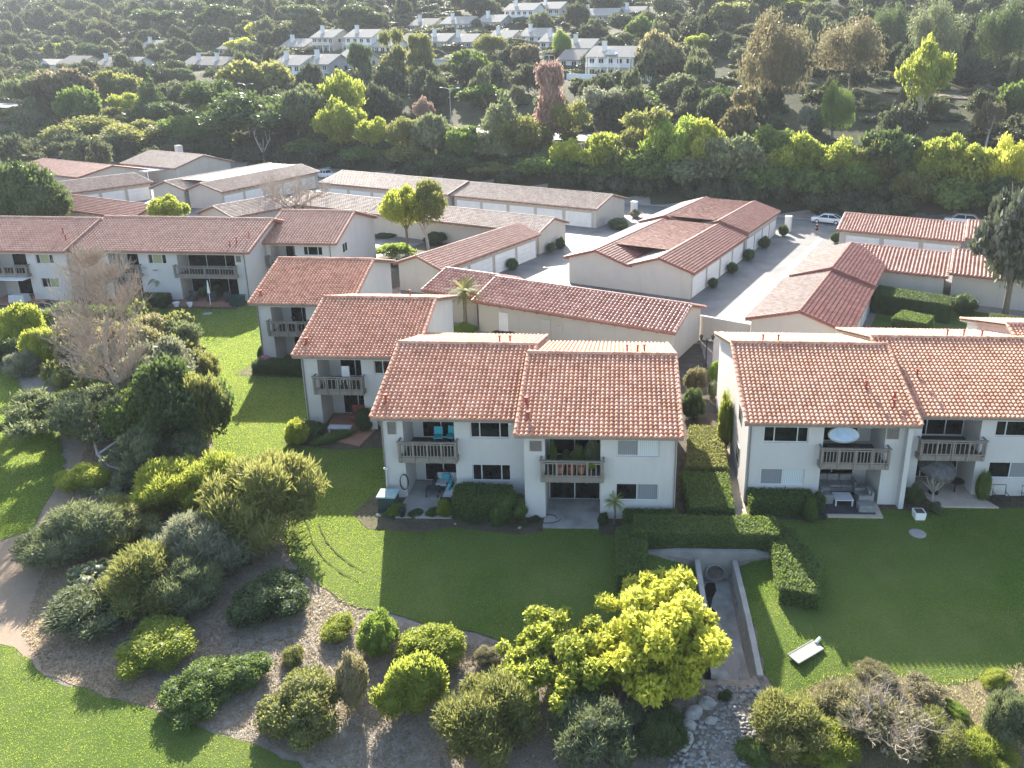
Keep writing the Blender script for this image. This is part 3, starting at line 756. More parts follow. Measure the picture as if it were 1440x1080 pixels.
def hedge(label, pts, h, name='hedge', leaf='green', n=None, group=None, round_=.12, cat='hedge'):
    """a clipped hedge over a ground polygon (world points)"""
    cx = sum(p[0] for p in pts)/len(pts); cy = sum(p[1] for p in pts)/len(pts); z0 = min(tz(*p) for p in pts)
    root = thing(name, label, cat, (cx, cy, z0), 0, group)
    P = [Vector((p[0]-cx, p[1]-cy)) for p in pts]
    R = np.random.default_rng(int(abs(cx*97+cy*31))); k = len(P)
    per = sum((P[i]-P[(i+1) % k]).length for i in range(k))
    tris = [(0, i, i+1) for i in range(1, k-1)]
    ta = [abs((P[b]-P[a]).cross(P[c]-P[a]))/2 for a, b, c in tris]; area = sum(ta)
    n = n or int((per*h+area)*420); n = min(n, 26000)
    nt = int(n*area/(area+per*h)); V = []
    def leaf_at(p, nrm):
        q = R.normal(size=3); ax = nrm*.5+R.normal(size=3)*.7; ax /= np.linalg.norm(ax); sd = np.cross(ax, q); sd /= np.linalg.norm(sd)
        s = R.uniform(.035, .075); p = p+nrm*R.normal()*.035
        V.extend([p-ax*s, p+sd*s*.6, p+ax*s, p-sd*s*.6])
    pr_ = np.array(ta)/area
    for t in R.choice(len(tris), nt, p=pr_):
        a, b, c = [P[i] for i in tris[t]]; u, w = R.random(), R.random()
        if u+w > 1: u, w = 1-u, 1-w
        p = a+(b-a)*u+(c-a)*w; leaf_at(np.array([p.x, p.y, h*(1+.02*R.normal())]), np.array([0,0,1.]))
    for i in range(k):
        a, b = P[i], P[(i+1) % k]; d = b-a; nn = np.array([d.y, -d.x, 0]); nn /= np.linalg.norm(nn)+1e-9
        if (Vector((nn[0], nn[1])).dot((a+b)/2)) < 0: nn = -nn
        for _ in range(int((n-nt)*d.length/per)):
            q = a+d*R.random(); z = h*R.random(); leaf_at(np.array([q.x, q.y, z])-nn*max(0, z-h+round_)*.5, nn)
    V = np.array(V); F = np.arange(len(V)).reshape(-1,4)
    me = np_mesh('foliage', V, F, R.random(len(F))); link_mesh('foliage', me, L[leaf], root)
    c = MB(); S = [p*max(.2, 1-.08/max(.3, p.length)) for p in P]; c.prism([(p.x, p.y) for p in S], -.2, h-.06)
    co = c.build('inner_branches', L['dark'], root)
    return root
def drape(name, mat, poly, dz, step=1.2, kind='structure', label=None, cat=None, jag=0., holes=()):
    """a ground sheet over a polygon of world points, laid on the terrain dz above it"""
    R = random.Random(len(poly)*7+int(abs(poly[0][0]*13)))
    B = []
    for i in range(len(poly)):
        a, b = Vector(poly[i][:2]), Vector(poly[(i+1) % len(poly)][:2]); L_ = (b-a).length; n = max(1, int(L_/(step*.6)))
        t = (b-a).normalized() if L_ > 0 else Vector((1,0)); nn = Vector((-t.y, t.x))
        for k in range(n):
            j = R.uniform(-jag, jag) if k else 0
            B.append(a+(b-a)*(k/n)+nn*j)
    nb = len(B); edges = [(i, (i+1) % nb) for i in range(nb)]; pts = list(B)
    x0, x1 = min(p.x for p in B), max(p.x for p in B); y0, y1 = min(p.y for p in B), max(p.y for p in B)
    y = y0+step*.37
    def inside(px, py):
        c = False
        for i in range(nb):
            a, b = B[i], B[(i+1) % nb]
            if (a.y > py) != (b.y > py) and px < (b.x-a.x)*(py-a.y)/(b.y-a.y)+a.x: c = not c
        return c
    while y < y1:
        x = x0+step*.37
        while x < x1:
            if inside(x, y): pts.append(Vector((x+R.uniform(-.1,.1)*step, y+R.uniform(-.1,.1)*step)))
            x += step
        y += step
    vo, eo, fo, *_ = geometry.delaunay_2d_cdt(pts, edges, [], 1, 1e-5)
    m_ = MB(); m_.add([(p.x, p.y, tz(p.x, p.y)+dz) for p in vo], [tuple(f) for f in fo])
    o = m_.build(name, mat, smooth=True); props(o, label, cat, kind=kind)
    return B
def gpoly(*pts): return [ground(*p)[:2] for p in pts]
# ------------------------------------------------------------------ ground
CHX0, CHX1, CHY0, CHY1 = 3.86, 6.04, 24.9, 32.2     # the drainage channel
_tz0 = tz
def tz(x, y):
    z = _tz0(x, y)
    if 24 < y < 32.35 and -1 < x < 11:       # the hollow below the culvert's headwall
        z -= .66*math.exp(-((x-4.95)/1.9)**2)*sstep((y-26)/6)
    return z
def axis(lo, hi, f0, f1, fine, grow, mx):
    a = list(np.arange(f0, f1+1e-6, fine)); s = fine
    while a[-1] < hi: s = min(mx, s*grow); a.append(a[-1]+s)
    s = fine; b = []
    x = f0
    while x > lo: s = min(mx, s*grow); x -= s; b.append(x)
    return np.array(b[::-1]+a)
GX = axis(-800, 560, -45, 35, .6, 1.06, 12); GY = axis(-60, 700, 14, 60, .6, 1.05, 9)
V = np.array([[x, y, 0] for y in GY for x in GX]); nx = len(GX)
for p in V:
    p[2] = tz(p[0], p[1])
    if CHX0+.05 < p[0] < CHX1-.05 and CHY0 < p[1] < CHY1: p[2] -= 1.3
    elif w2uv(p[0], p[1])[1] > 59 and w2uv(p[0], p[1])[1] < 122.5: p[2] -= .03
F = [[j*nx+i, j*nx+i+1, (j+1)*nx+i+1, (j+1)*nx+i] for j in range(len(GY)-1) for i in range(nx-1)]
F = np.array(F)
me = np_mesh('ground', V, F, None, True)
hill = np.array([w2uv(*V[f[0]][:2])[1] > 122 for f in F])
me.materials.append(M['terrain']); me.materials.append(M['hill']); me.polygons.foreach_set('material_index', hill.astype(np.int32))
o = bpy.data.objects.new('ground', me); COL.objects.link(o); props(o, kind='structure')

LAWN = [gp(178, 424)[:2], gp(352, 421)[:2], gp(470, 400)[:2], (-10, 62), (-1, 46), (3.6, 46), (3.9, 36.4), (3.6, 33.2), (1.3, 33.4), (1.3, 32.2), (CHX0, 31.9), (CHX0, 25.2)]
LAWN += gpoly((940, 1000), (850, 935), (740, 918), (690, 900), (640, 886), (590, 876), (545, 862), (505, 856), (470, 838), (430, 808), (407, 785), (398, 755), (415, 725), (360, 690), (305, 640), (296, 600), (300, 505), (255, 470))
LAWN_R = [(CHX1, 25.2), (CHX1, 31.9), (8.0, 32.2), (8.0, 33.4), (6.6, 33.6), (7.0, 36.6), (75, 42), (75, 25)] + gpoly((1500, 925), (1400, 948), (1330, 965), (1250, 952), (1165, 955), (1110, 988))
LAWN_F = gpoly((-60, 905), (20, 910), (62, 950), (150, 985), (225, 1003), (300, 1032), (420, 1072), (440, 1100), (440, 1200), (-60, 1200))
LAWN_W = gpoly((-60, 505), (15, 520), (40, 560), (85, 615), (92, 660), (70, 700), (48, 748), (5, 760), (-60, 770))
GRASSY = []
for poly in (LAWN, LAWN_R, LAWN_F, LAWN_W): GRASSY.append(drape('lawn', M['lawn'], poly, .035, .9, jag=.12))
for tr in (((432, 735), (440, 765), (458, 790), (482, 808), (505, 818)), ((448, 738), (458, 762), (474, 780), (492, 794), (515, 806))):
    P = [Vector(ground(*p)[:2]) for p in tr]; N = [(P[min(i+1, 4)]-P[max(i-1, 0)]).normalized() for i in range(5)]
    drape('worn_track', M['worn'], [tuple(p+Vector((-n.y, n.x))*.03) for p, n in zip(P, N)]+[tuple(p-Vector((-n.y, n.x))*.03) for p, n in list(zip(P, N))[::-1]], .075, .3, jag=.03)
DIRT = gpoly((-60, 765), (50, 740), (100, 640), (130, 600), (150, 640), (110, 740), (130, 800), (120, 880), (190, 940), (250, 1000), (150, 985), (62, 950), (20, 910), (-60, 905))
drape('dirt_path', M['dirt'], DIRT, .015, .9, jag=.12)
# planting beds and paths at the foot of the houses
for nm, mat, poly, dz in [
    ('planting_bed', 'soil', [(-13, 37.2), (-13.6, 35.2), (-12.4, 33.9), (-9.5, 33.7), (-8.3, 34.2), (-4.9, 33.6), (-3.6, 33.9), (-3.6, 35.4), (-5, 37.2)], .05),
    ('planting_bed', 'soil', [(-.75, 35.4), (-.75, 33.7), (3.4, 33.9), (3.9, 34.4), (3.6, 46), (3.0, 46)], .05),
    ('planting_bed', 'soil', [(3.2, 37), (3.2, 62), (7.1, 62), (7.1, 37), (6.6, 33.4), (3.8, 33.4)], .055),
    ('planting_bed', 'soil', [(7, 37.2), (7, 35.3), (11.1, 35.3), (11.1, 37.2)], .05),
    ('planting_bed', 'soil', [(14.2, 37.4), (14.2, 36.4), (17.6, 36.3), (17.6, 38.2)], .05),
    ('planting_bed', 'soil', [(20.4, 38.2), (20.7, 36.7), (26, 37.2), (28, 38.2)], .05),
    ('planting_bed', 'soil', [(-20.4, 45.7), (-20.6, 43), (-17, 42.2), (-13.5, 42.6), (-13, 46)], .05),
    ('planting_bed', 'soil', [(-28.2, 56.4), (-28.5, 53.6), (-21, 53), (-20, 56.4)], .05),
    ('planting_bed', 'soil', [(-60, 72.6), (-60, 69.4), (-36, 69.6), (-36, 72.6)], .05),
    ('footpath', 'paver', [(6.35, 33.4), (6.95, 33.4), (7.1, 43), (6.5, 43)], .075),
    ('patio', 'concrete_dark', [(-3.62, 36.9), (-3.62, 34.2), (-.78, 34.2), (-.78, 36.9)], .12),
    ('patio', 'concrete', [(-11.2, 38.6), (-11.3, 34.9), (-8.4, 34.9), (-8.4, 38.6)], .12),
    ('patio', 'paver', [(10.9, 38.6), (11.2, 35.55), (14.1, 35.55), (14.3, 38.6)], .12),
    ('patio', 'paver', [(16.5, 39.8), (17.4, 36.7), (20.7, 36.7), (19.7, 38.6), (19.7, 39.8)], .12),
    ('patio', 'brick_pave', [(-18.8, 47.2), (-18.2, 43.6), (-15.6, 42.6), (-15, 47.2)], .12),
    ('patio', 'brick_pave', [(-42.8, 74), (-42.8, 70.3), (-36.8, 70.3), (-36.8, 74)], .12),
    ('patio', 'brick_pave', [(-60, 73.4), (-60, 69.9), (-55, 69.9), (-55, 73.4)], .12)]:
    if nm == 'patio':
        b = MB(); z = max(tz(*p) for p in poly); b.prism(poly[::-1], z-.3, z+dz); o = b.build('patio', M[mat]); props(o, kind='structure')
    else: drape(nm, M[mat], poly, dz, .8, jag=.05 if nm == 'planting_bed' else 0)
# the garage court: asphalt, the back lane with its kerb and gutter, the road beyond the trees
def uvpoly(*p): return [uv2w(*q) for q in p]
drape('garage_court', M['asphalt'], uvpoly((-152, 62), (-52, 62), (-52, 60.2), (-15, 60.2), (-15, 86), (20, 86), (60, 88), (60, 121), (-152, 121), (-152, 66)), .012, 6)
drape('gutter', M['lane_concrete'], uvpoly((-18.4, 61), (-17.6, 61), (-17.6, 108), (-18.4, 108)), .018, 3)
drape('courtyard_lawn', M['lawn'], uvpoly((-6.6, 60), (30, 60), (30, 80.5), (-6.6, 80.5)), .02, 3)
drape('courtyard_garden', M['soil'], uvpoly((-64, 61), (-53.2, 61), (-53.2, 80.6), (-64, 80.6)), .03, 3)
drape('footpath', M['paver'], uvpoly((-55.6, 66), (-54.4, 66), (-54.4, 80), (-60, 80), (-60, 78.8), (-55.6, 78.8)), .04, 3)
drape('footpath', M['concrete'], uvpoly((-2, 70), (14, 68.5), (14, 69.6), (-2, 71.1)), .03, 3)
k = MB()
for i in range(60):
    u = -190+i*4.2; a, b, c, d = uv2w(u, 121.0), uv2w(u+4.19, 121.0), uv2w(u+4.19, 121.22), uv2w(u, 121.22)
    k.prism([a, b, c, d], -.1, .14)
props(k.build('kerb', M['lane_concrete']), kind='structure')
drape('road', M['road'], uvpoly((-330, 140.5), (160, 140.5), (160, 155.5), (-330, 155.5)), .06, 8)
mk = MB()
for v in (142, 147.8, 148.4, 154):
    for i in range(90):
        u = -330+i*5.4; mk.prism([uv2w(u, v), uv2w(u+5.38, v), uv2w(u+5.38, v+.14), uv2w(u, v+.14)], 8.07, 8.075)
props(mk.build('road_marking', M['white']), kind='structure')
drape('hillside_path', M['dirt'], uvpoly((-16, 192), (16, 190), (47, 187), (80, 186), (80, 188.6), (47, 189.6), (16, 192.6), (-16, 194.6)), .25, 4)

DRY = gpoly((1070, 990), (1110, 985), (1165, 952), (1250, 948), (1330, 960), (1400, 944), (1500, 922))+[(74.5, 24.8), (74.5, 16)]+gpoly((1075, 1160), (1085, 1060))
DRYB = [drape('dry_grass_bank', M['dry_ground'], DRY, .03, .9, jag=.1)]
drape('parking_bay', M['asphalt'], uvpoly((-8, 121.3), (8, 121.3), (8, 127), (-8, 127)), .05, 1.5)

# the drainage channel, its headwall and pipe
t = thing('drainage_channel', 'open concrete drainage channel running down the lawn from a round culvert pipe', 'channel', (4.95, 28.5, -1.6))
off = (4.95, 28.5, -1.6)
def chz(y): return float(np.interp(y, [24.9, 28, 32], [-1.2, -1.25, -1.42]))
b = MB()
ys = [24.9, 26.5, 28, 29.5, 31, 32.2]
for y0, y1 in zip(ys[:-1], ys[1:]):
    b.quad((4.15, y0, chz(y0)), (5.75, y0, chz(y0)), (5.75, y1, chz(y1)), (4.15, y1, chz(y1)))
b.quad((4.15, 24.9, chz(24.9)-.4), (5.75, 24.9, chz(24.9)-.4), (5.75, 24.9, chz(24.9)), (4.15, 24.9, chz(24.9)))
b.build('channel_floor', M['concrete_dark'], t, off)
for xa, xb in ((3.92, 4.16), (5.74, 5.98)):
    b = MB()
    for y0, y1 in zip(ys[:-1], ys[1:]):
        v = []
        for y in (y0, y1):
            top = max(tz(xa-.5 if xa < 5 else xb+.5, y)+.14, chz(y)+.25)
            v += [(xa, y, -2.2), (xb, y, -2.2), (xb, y, top), (xa, y, top)]
        b.add(v, [(3,2,6,7), (0,3,7,4), (1,5,6,2), (0,1,2,3), (4,7,6,5)])
    b.build('side_wall', M['concrete'], t, off)
b = MB(); n = 16; v = []                     # headwall: straight top, belly-shaped foot; opening for the pipe
CX, CZ, PR = 4.95, -.92, .44
ring = [(CX+PR*math.cos(2*math.pi*i/24), CZ+PR*math.sin(2*math.pi*i/24)) for i in range(24)]
def outl(a):
    c, s = math.cos(a), math.sin(a); k = 1e9
    if abs(c) > 1e-6: k = min(k, ((8.0 if c > 0 else 1.4)-CX)/c)
    if s > 1e-6: k = min(k, (.16-CZ)/s)
    if s < -1e-6: k = min(k, (-1.9-CZ)/s)
    return (CX+c*k, CZ+s*k)
o24 = [outl(2*math.pi*i/24) for i in range(24)]
for y in (32.2, 32.5):
    v += [(x, y, z) for x, z in ring]+[(x, y, z) for x, z in o24]
f = []
for i in range(24):
    j = (i+1) % 24
    f += [(i, j, 24+j, 24+i), (48+i, 72+i, 72+j, 48+j), (24+i, 24+j, 72+j, 72+i)]
b.add(v, f)
b.build('headwall', M['concrete'], t, off)
b = MB(); rr = [(PR*1.0, 0), (PR*.86, 0)]
v, f = [], []
for y, r_ in ((32.06, PR+.06), (32.06, PR-.03), (34.5, PR-.03), (32.5, PR+.06)):
    for i in range(24): v.append((CX+r_*math.cos(6.2832*i/24), y, CZ+r_*math.sin(6.2832*i/24)))
for q in range(2):
    for i in range(24): f.append((q*24+i, q*24+(i+1) % 24, q*24+24+(i+1) % 24, q*24+24+i))
for i in range(24): f.append((i, 72+i, 72+(i+1) % 24, (i+1) % 24))
b.add(v, f); b.build('culvert_pipe', M['concrete_dark'], t, off)
b = MB(); wp = []
for i in range(12):
    y = 32.0-i*.62; w_ = .18+.14*math.sin(i*1.7)+(.12 if i > 8 else 0); xm = 4.75-.25*math.sin(i*.5)
    wp.append((max(4.17, xm-w_), min(5.7, xm+w_), y))
for (a0, b0, y0), (a1, b1, y1) in zip(wp[:-1], wp[1:]): b.quad((a1, y1, chz(y1)+.012), (b1, y1, chz(y1)+.012), (b0, y0, chz(y0)+.012), (a0, y0, chz(y0)+.012))
b.build('trickle_of_water', M['water'], t, off)
# slab in the lawn by the channel
t = thing('concrete_chute', 'short slanted concrete chute lying in the sunlit grass beside the big lawn', 'chute', (*gp(1133, 918, -.3)[:2], -.35), rad(35))
b = MB(); b.obox((0, 0, .09), (1.5, .56, .06)); b.obox((0, .29, .10), (1.5, .04, .07)); b.obox((0, -.29, .10), (1.5, .04, .07)); b.build('trough', M['concrete'], t)
b = MB(); b.tube([(.7, .1, .14), (1.0, .14, .2)], .07, 10); b.build('pipe_end', M['white'], t)

# ------------------------------------------------------------------ the front row
def stdalc(x0, x1, **k): return dict(x0=x0, x1=x1, **k)
WU, WL = (3.66, 4.58), (1.12, 2.11)
t = thing('apartment_building', 'white two-storey block with two stepped tiled roofs, nearest the camera beside the culvert', 'building', (-4.6, 36, 0)); off = (-4.6, 36, 0)
MAIN = t
R1 = apartment_unit(t, off, -12.3, -4.63, 36.92, -12.65, -4.62,
    wins=[(-7.64, -5.58, *WU, 3, 'g'), (-7.62, -5.56, *WL, 3, 'g', 'alu')], alcs=[stdalc(-11.17, -8.48, door=(.18, .98))],
    vents=[(-11.97, -11.52, 3.83, 4.53)], ye=36.32, yr=42.17, seed=11)
R2 = apartment_unit(t, off, -4.6, 3.12, 35.15, -5.0, 3.38,
    wins=[(.08, 2.25, *WU, 2, 'bw'), (.05, 2.25, *WL, 2, 'gb')], alcs=[stdalc(-3.55, -.74, door=(0, 1), lites=2, gap=.24)],
    vents=[(-4.3, -3.7, 3.9, 4.46)], ye=34.58, yr=40.65, yb=47.3, seed=12)
for R_, x, y in ((R1, -6.9, 43.0), (R1, -6.3, 43.1), (R2, .6, 41.6), (R2, 1.2, 41.6), (R2, 1.6, 41.9)):
    pipe_vent(R_['roof'], off, x, y, R_['zr']-(y-R_['yr'])*BP+.05, .42)
for x, y, R_ in ((-12.1, 37.4, R1), (-4.4, 35.6, R2), (-4.6, 36.6, R2)):
    pipe_vent(R_['roof'], off, x, y, 5+(y-(36.32 if R_ is R1 else 34.58))*TP+.08, .38, .07)
b = MB(); b.tube([(-12.25, 36.85, 4.9), (-12.25, 36.85, .05)], .04, 6); b.build('downspout', M['wood'], t, off)
b = MB(); b.tube([(3.05, 35.09, 4.8), (3.05, 35.09, .05)], .04, 6); b.build('downspout', M['wood'], t, off)
# floodlight under the eave where the two units meet
b = MB(); b.obox((-5.35, 36.72, 4.72), (.3, .08, .06)); b.obox((-5.5, 36.66, 4.66), (.13, .1, .13), .3); b.obox((-5.18, 36.66, 4.66), (.13, .1, .13), -.3); b.build('floodlight', M['white'], t, off)
# aerial on the valley
b = MB(); b.tube([(-5.1, 40.6, 6.3), (-5.1, 40.6, 7.1)], .02, 5); b.tube([(-5.5, 40.6, 7.0), (-4.7, 40.6, 6.85)], .012, 4); b.tube([(-5.3, 40.5, 6.95), (-5.3, 40.8, 6.95)], .01, 4); b.tube([(-5.0, 40.45, 6.9), (-5.0, 40.8, 6.9)], .01, 4)
b.build('aerial', M['dark_metal'], t, off)

t = thing('apartment_building', 'white stepped block with terracotta roofs, to the right of the culvert path', 'building', (15.5, 37, 0)); off = (15.5, 37, 0)
Ra = apartment_unit(t, off, 6.97, 15.5, 36.92, 6.66, 15.83,
    wins=[(7.79, 10.15, *WU, 3, 'g'), (7.78, 10.14, *WL, 2, 'bw', 'alu')], alcs=[stdalc(10.95, 14.2, door=(0, .78), d=2.2)],
    vents=[(14.25, 14.88, 3.98, 4.58)], ye=36.34, yr=42.64, yb=49.4, seed=21, sidewins=[(6.97, 39.0, 39.9, 1.1, 2.2), (6.97, 39.0, 39.9, 3.6, 4.6)], down=7.1)
Rb = apartment_unit(t, off, 15.52, 25.1, 38.02, 15.2, 25.4,
    wins=[(20.5, 22.9, *WU, 3, 'g'), (20.48, 22.9, *WL, 2, 'gb', 'alu')], alcs=[stdalc(16.55, 19.72, door=(0, 1), lites=4, d=2.0, gap=.24)],
    vents=[], ye=37.48, yr=43.9, yb=50.5, seed=22)
Rc = apartment_unit(t, off, 25.1, 34.5, 41.2, 24.75, 35, wins=[(31.2, 33.3, *WU, 3, 'g'), (31.2, 33.3, *WL, 2, 'gb')], alcs=[stdalc(27, 30)], vents=[], ye=40.6, yr=46.9, seed=23)
b = MB(); b.prism([(15.2, 36.5), (15.46, 36.5), (15.46, 38.0), (15.2, 38.0)], -.05, 4.86); b.build('buttress', M['stucco'], t, off)
for R_, x, y in ((Ra, 8.6, 43.0), (Ra, 9.5, 43.0), (Rb, 20.0, 44.4), (Rb, 21.0, 44.4), (Rb, 22.1, 44.4)):
    pipe_vent(R_['roof'], off, x, y, R_['zr']-(y-R_['yr'])*BP+.05, .45)
for x, y, R_, ye in ((14.9, 38.2, Ra, 36.34), (14.7, 37.6, Ra, 36.34), (16.9, 40.5, Rb, 37.48), (13.6, 39.0, Ra, 36.34)):
    pipe_vent(R_['roof'], off, x, y, 5+(y-ye)*TP+.08, .38, .06)

t = thing('apartment_building', 'white block with one tiled roof, second in the stepped row', 'building', (-16, 46, 0)); off = (-16, 46, 0)
B2 = apartment_unit(t, off, -19.85, -12.7, 45.48, -20.17, -12.4, wins=[(-15.3, -13.0, *WU, 3, 'g')],
    alcs=[stdalc(-18.85, -16.1, door=(.25, 1), gap=.24)], ye=44.9, yr=50.9, yb=57, seed=31, tile='tile', down=-19.75)
pipe_vent(B2['roof'], off, -19.6, 46, 5.45, .35, .08); pipe_vent(B2['roof'], off, -14.4, 51.6, B2['zr'], .4)
t = thing('apartment_building', 'white block with one tiled roof, hindmost of the stepped row facing the long lawn', 'building', (-24, 57, 0)); off = (-24, 57, 0)
B1 = apartment_unit(t, off, -27.45, -20.3, 56.2, -27.8, -19.95, wins=[],
    alcs=[stdalc(-26.4, -23.75, door=(.25, .95), gap=.24)], ye=55.62, yr=61.65, yb=67.05, seed=32, tile='tile', k=6, down=-27.38)
pipe_vent(B1['roof'], off, -27.2, 56.6, 5.4, .35, .08)

t = thing('apartment_building', 'long white terrace with brown tiled roofs behind the bare tree', 'building', (-44, 73, 0)); off = (-44, 73, 0)
LB = apartment_unit(t, off, -50.2, -35.8, 72.35, -52.3, -35.1, wins=[(-45.2, -43.45, *WU, 3, 'gcg')],
    alcs=[stdalc(-49.0, -46.1, door=(.2, 1), gap=.24), stdalc(-42.4, -36.85, door=(0, 1), lites=4, gap=.26)], vents=[(-36.7, -36.25, 3.95, 4.55)], ye=71.75, yr=77.85, seed=41, tile='tile_left', k=6, cw=.3, rl=.36, down=-35.9)
LC = apartment_unit(t, off, -35.75, -28.6, 76.65, -36.2, -28.28, wins=[(-31.95, -30.0, *WU, 3, 'g')],
    alcs=[stdalc(-35.3, -32.8, door=(.3, 1), gap=.24)], ye=76.07, yr=82.4, yb=89.3, seed=42, tile='tile_left', k=6, cw=.3, rl=.36, sidewins=[(-28.6, 78.4, 79.8, 3.5, 4.5)], down=-29.2)
LA = apartment_unit(t, off, -66, -52.6, 71.7, -66.5, -52.2, wins=[(-55.55, -53.85, *WU, 3, 'gcg'), (-55.45, -53.8, 1.3, 2.25, 2, 'gc')],
    alcs=[stdalc(-60.5, -56.4, door=(.3, 1), gap=.26)], ye=71.1, yr=77.05, seed=43, tile='tile_left', k=6, cw=.3, rl=.36)
b = MB(); b.box(-60.6, 70.3, 2.34, -56.1, 71.64, 2.4); b.build('awning', M['white'], t, off)
for R_, x, y, z in ((LB, -36.2, 74.5, 6.0), (LB, -36.9, 73.3, 5.65), (LB, -37.3, 72.7, 5.45), (LA, -54.2, 74.2, 6.1), (LA, -53.2, 73, 5.7)):
    pipe_vent(R_['roof'], off, x, y, z, .5, .06)

# ------------------------------------------------------------------ garages and other buildings of the court, in the turned frame
def court(name, label, cat, u, v, group=None):
    x, y = uv2w(u, v); return thing(name, label, cat, (x, y, 0), -YB, group)
t = court('garage_row', 'low garage row with brown tiled front slope right behind the two nearest blocks', 'garage', -29, 57); off = (-29, 57, 0)
garage(t, -38.1, -19.2, 53.4, 61.0, 'u', 2.8, 4.05, 'tile_garage', ov=.55, seed=51, off=off, k=6, cw=.36, rl=.42, doors=[('b1', -37.5, -20, 3)])
b = MB(); b.box(-35.6, 53.86, .02, -34.7, 53.94, 2.05); b.box(-35.62, 53.85, .02, -35.6, 53.94, 2.1); b.build('utility_door', M['door_white'], t, off)
b = MB(); b.box(-31.5, 53.86, .02, -30.5, 53.94, 2.05); b.build('utility_door', M['stucco_garage'], t, off)
b = MB(); b.box(-29.9, 53.87, 1.1, -29.4, 53.95, 1.7); b.build('meter_box', M['stucco_garage'], t, off)
t = court('garage_row', 'small garage end with a tiled roof standing behind the short palm', 'garage', -41, 57); off = (-41, 57, 0)
garage(t, -44.2, -38.2, 54.3, 61.8, 'u', 2.75, 3.95, 'tile_garage', ov=.55, seed=52, off=off, k=6, cw=.36, rl=.42)
# double-depth garage block in the middle of the court
t = court('garage_block', 'wide red-roofed double garage block with two ridges between the two driveways', 'garage', -31.2, 71); off = (-31.2, 71, 0)
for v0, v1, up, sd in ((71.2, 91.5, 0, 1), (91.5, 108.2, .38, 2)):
    garage(t, -38.6, -31.2, v0, v1, 'v', 2.8+up, 3.95+up, 'tile_red', glint_tile='tile_pale', ov=.45, seed=60+sd, off=off, doors=[('b0', v0+.6, v1-.6, 4)])  # left slopes take a paler tile, sun glint painted into the colour
    garage(t, -31.2, -23.9, v0, v1, 'v', 2.8+up, 3.95+up, 'tile_red', glint_tile='tile_pale', ov=.45, seed=70+sd, off=off, ridge=-27.7, doors=[('b1', v0+.6, v1-.6, 4)])
    r = MB(); v2 = v0+(4.2 if sd == 1 else .3)
    tile_slope(r, (-34.75, v2, 3.93+up), (1, 0, 0), (0, 1, 0), 6.95, v1-v2-.3, .3, .36, .03, k=4, seed=80+sd)
    r.build('roof', M['tile_infill'], t, off)
b = MB(); b.box(-31.6, 71.58, 1.65, -31.45, 71.7, 2.0); b.box(-31.2, 71.58, 1.65, -31.05, 71.7, 2.0); b.build('wall_light', M['black'], t, off)
# right-hand garage
t = court('garage_block', 'red-roofed garage with sunward slopes tinted pale for sun glint, beside the sunlit driveway', 'garage', -11, 66); off = (-11, 66, 0)
garage(t, -15.4, -6.9, 59.6, 73.8, 'v', 2.75, 4.0, 'tile_red', glint_tile='tile_pale', ov=.45, seed=91, off=off, ridge=-11.05, doors=[('b0', 60.2, 73.4, 3), ('b1', 60.2, 73.4, 3)])  # sunward slope coloured pale, standing in for glint on the red tiles
garage(t, -15.0, -6.9, 73.8, 86.4, 'v', 3.05, 4.35, 'tile_red', glint_tile='tile_pale', ov=.45, seed=92, off=off, ridge=-11.0, doors=[('b0', 74.2, 86, 3)])
t = court('garage_row', 'garage row with a pink-brown tiled roof above the courtyard hedges', 'garage', 2, 87); off = (2, 87, 0)
garage(t, -10.9, -.8, 81.7, 92.4, 'u', 2.8, 4.1, 'tile_garage', ov=.5, seed=93, off=off, k=6, cw=.38, rl=.44)
garage(t, -.8, 12, 82.6, 93.4, 'u', 3.0, 4.4, 'tile_garage', ov=.5, seed=94, off=off, k=6, cw=.38, rl=.44)
t = court('garage_row', 'garage row with white doors along the back lane near the white sedan', 'garage', -6, 106); off = (-6, 106, 0)
garage(t, -14.9, .2, 100.8, 112, 'u', 2.8, 4.1, 'tile_garage', ov=.5, seed=95, off=off, k=6, cw=.38, rl=.44, doors=[('b0', -14, 0, 3)])
garage(t, .2, 13, 101.6, 112.6, 'u', 3.1, 4.4, 'tile_garage', ov=.5, seed=96, off=off, k=6, cw=.38, rl=.44, doors=[('b0', .6, 12.5, 3)])
# back row and second row on the left
t = court('garage_row', 'long garage row with a pale tiled roof and white doors below the tree belt', 'garage', -74, 104); off = (-74, 104, 0)
garage(t, -73.6, -48.2, 98.9, 109.9, 'u', 2.8, 4.15, 'tile_pale', ov=.5, seed=101, off=off, cw=.34, doors=[('b0', -73, -49, 5)])
garage(t, -100, -73.6, 98.2, 109.2, 'u', 2.95, 4.35, 'tile_pale', ov=.5, seed=102, off=off, cw=.34, doors=[('b0', -99, -74.2, 5)])
t = court('garage_row', 'long low garage row with a greyish tiled roof behind the round-crowned courtyard tree', 'garage', -65, 85); off = (-65, 85, 0)
garage(t, -74.2, -47.2, 80.9, 88.7, 'u', 2.8, 4.0, 'tile_pale', ov=.5, seed=103, off=off, cw=.34, doors=[('b1', -73.6, -48, 5)])
garage(t, -90, -74.2, 81.0, 88.6, 'u', 2.9, 4.15, 'tile_pale', ov=.5, seed=104, off=off, cw=.34)
t = court('garage_row', 'garage row with three white doors facing the left driveway, ridge running away', 'garage', -49.7, 71); off = (-49.7, 71, 0)
garage(t, -52.8, -46.7, 60.7, 80.4, 'v', 2.8, 3.9, 'tile_left', ov=.45, seed=105, off=off, doors=[('b1', 61.2, 80, 4)])
t = court('garage_block', 'cream garage with a pale roof slope at the left end of the second row', 'garage', -90.5, 75); off = (-90.5, 75, 0)
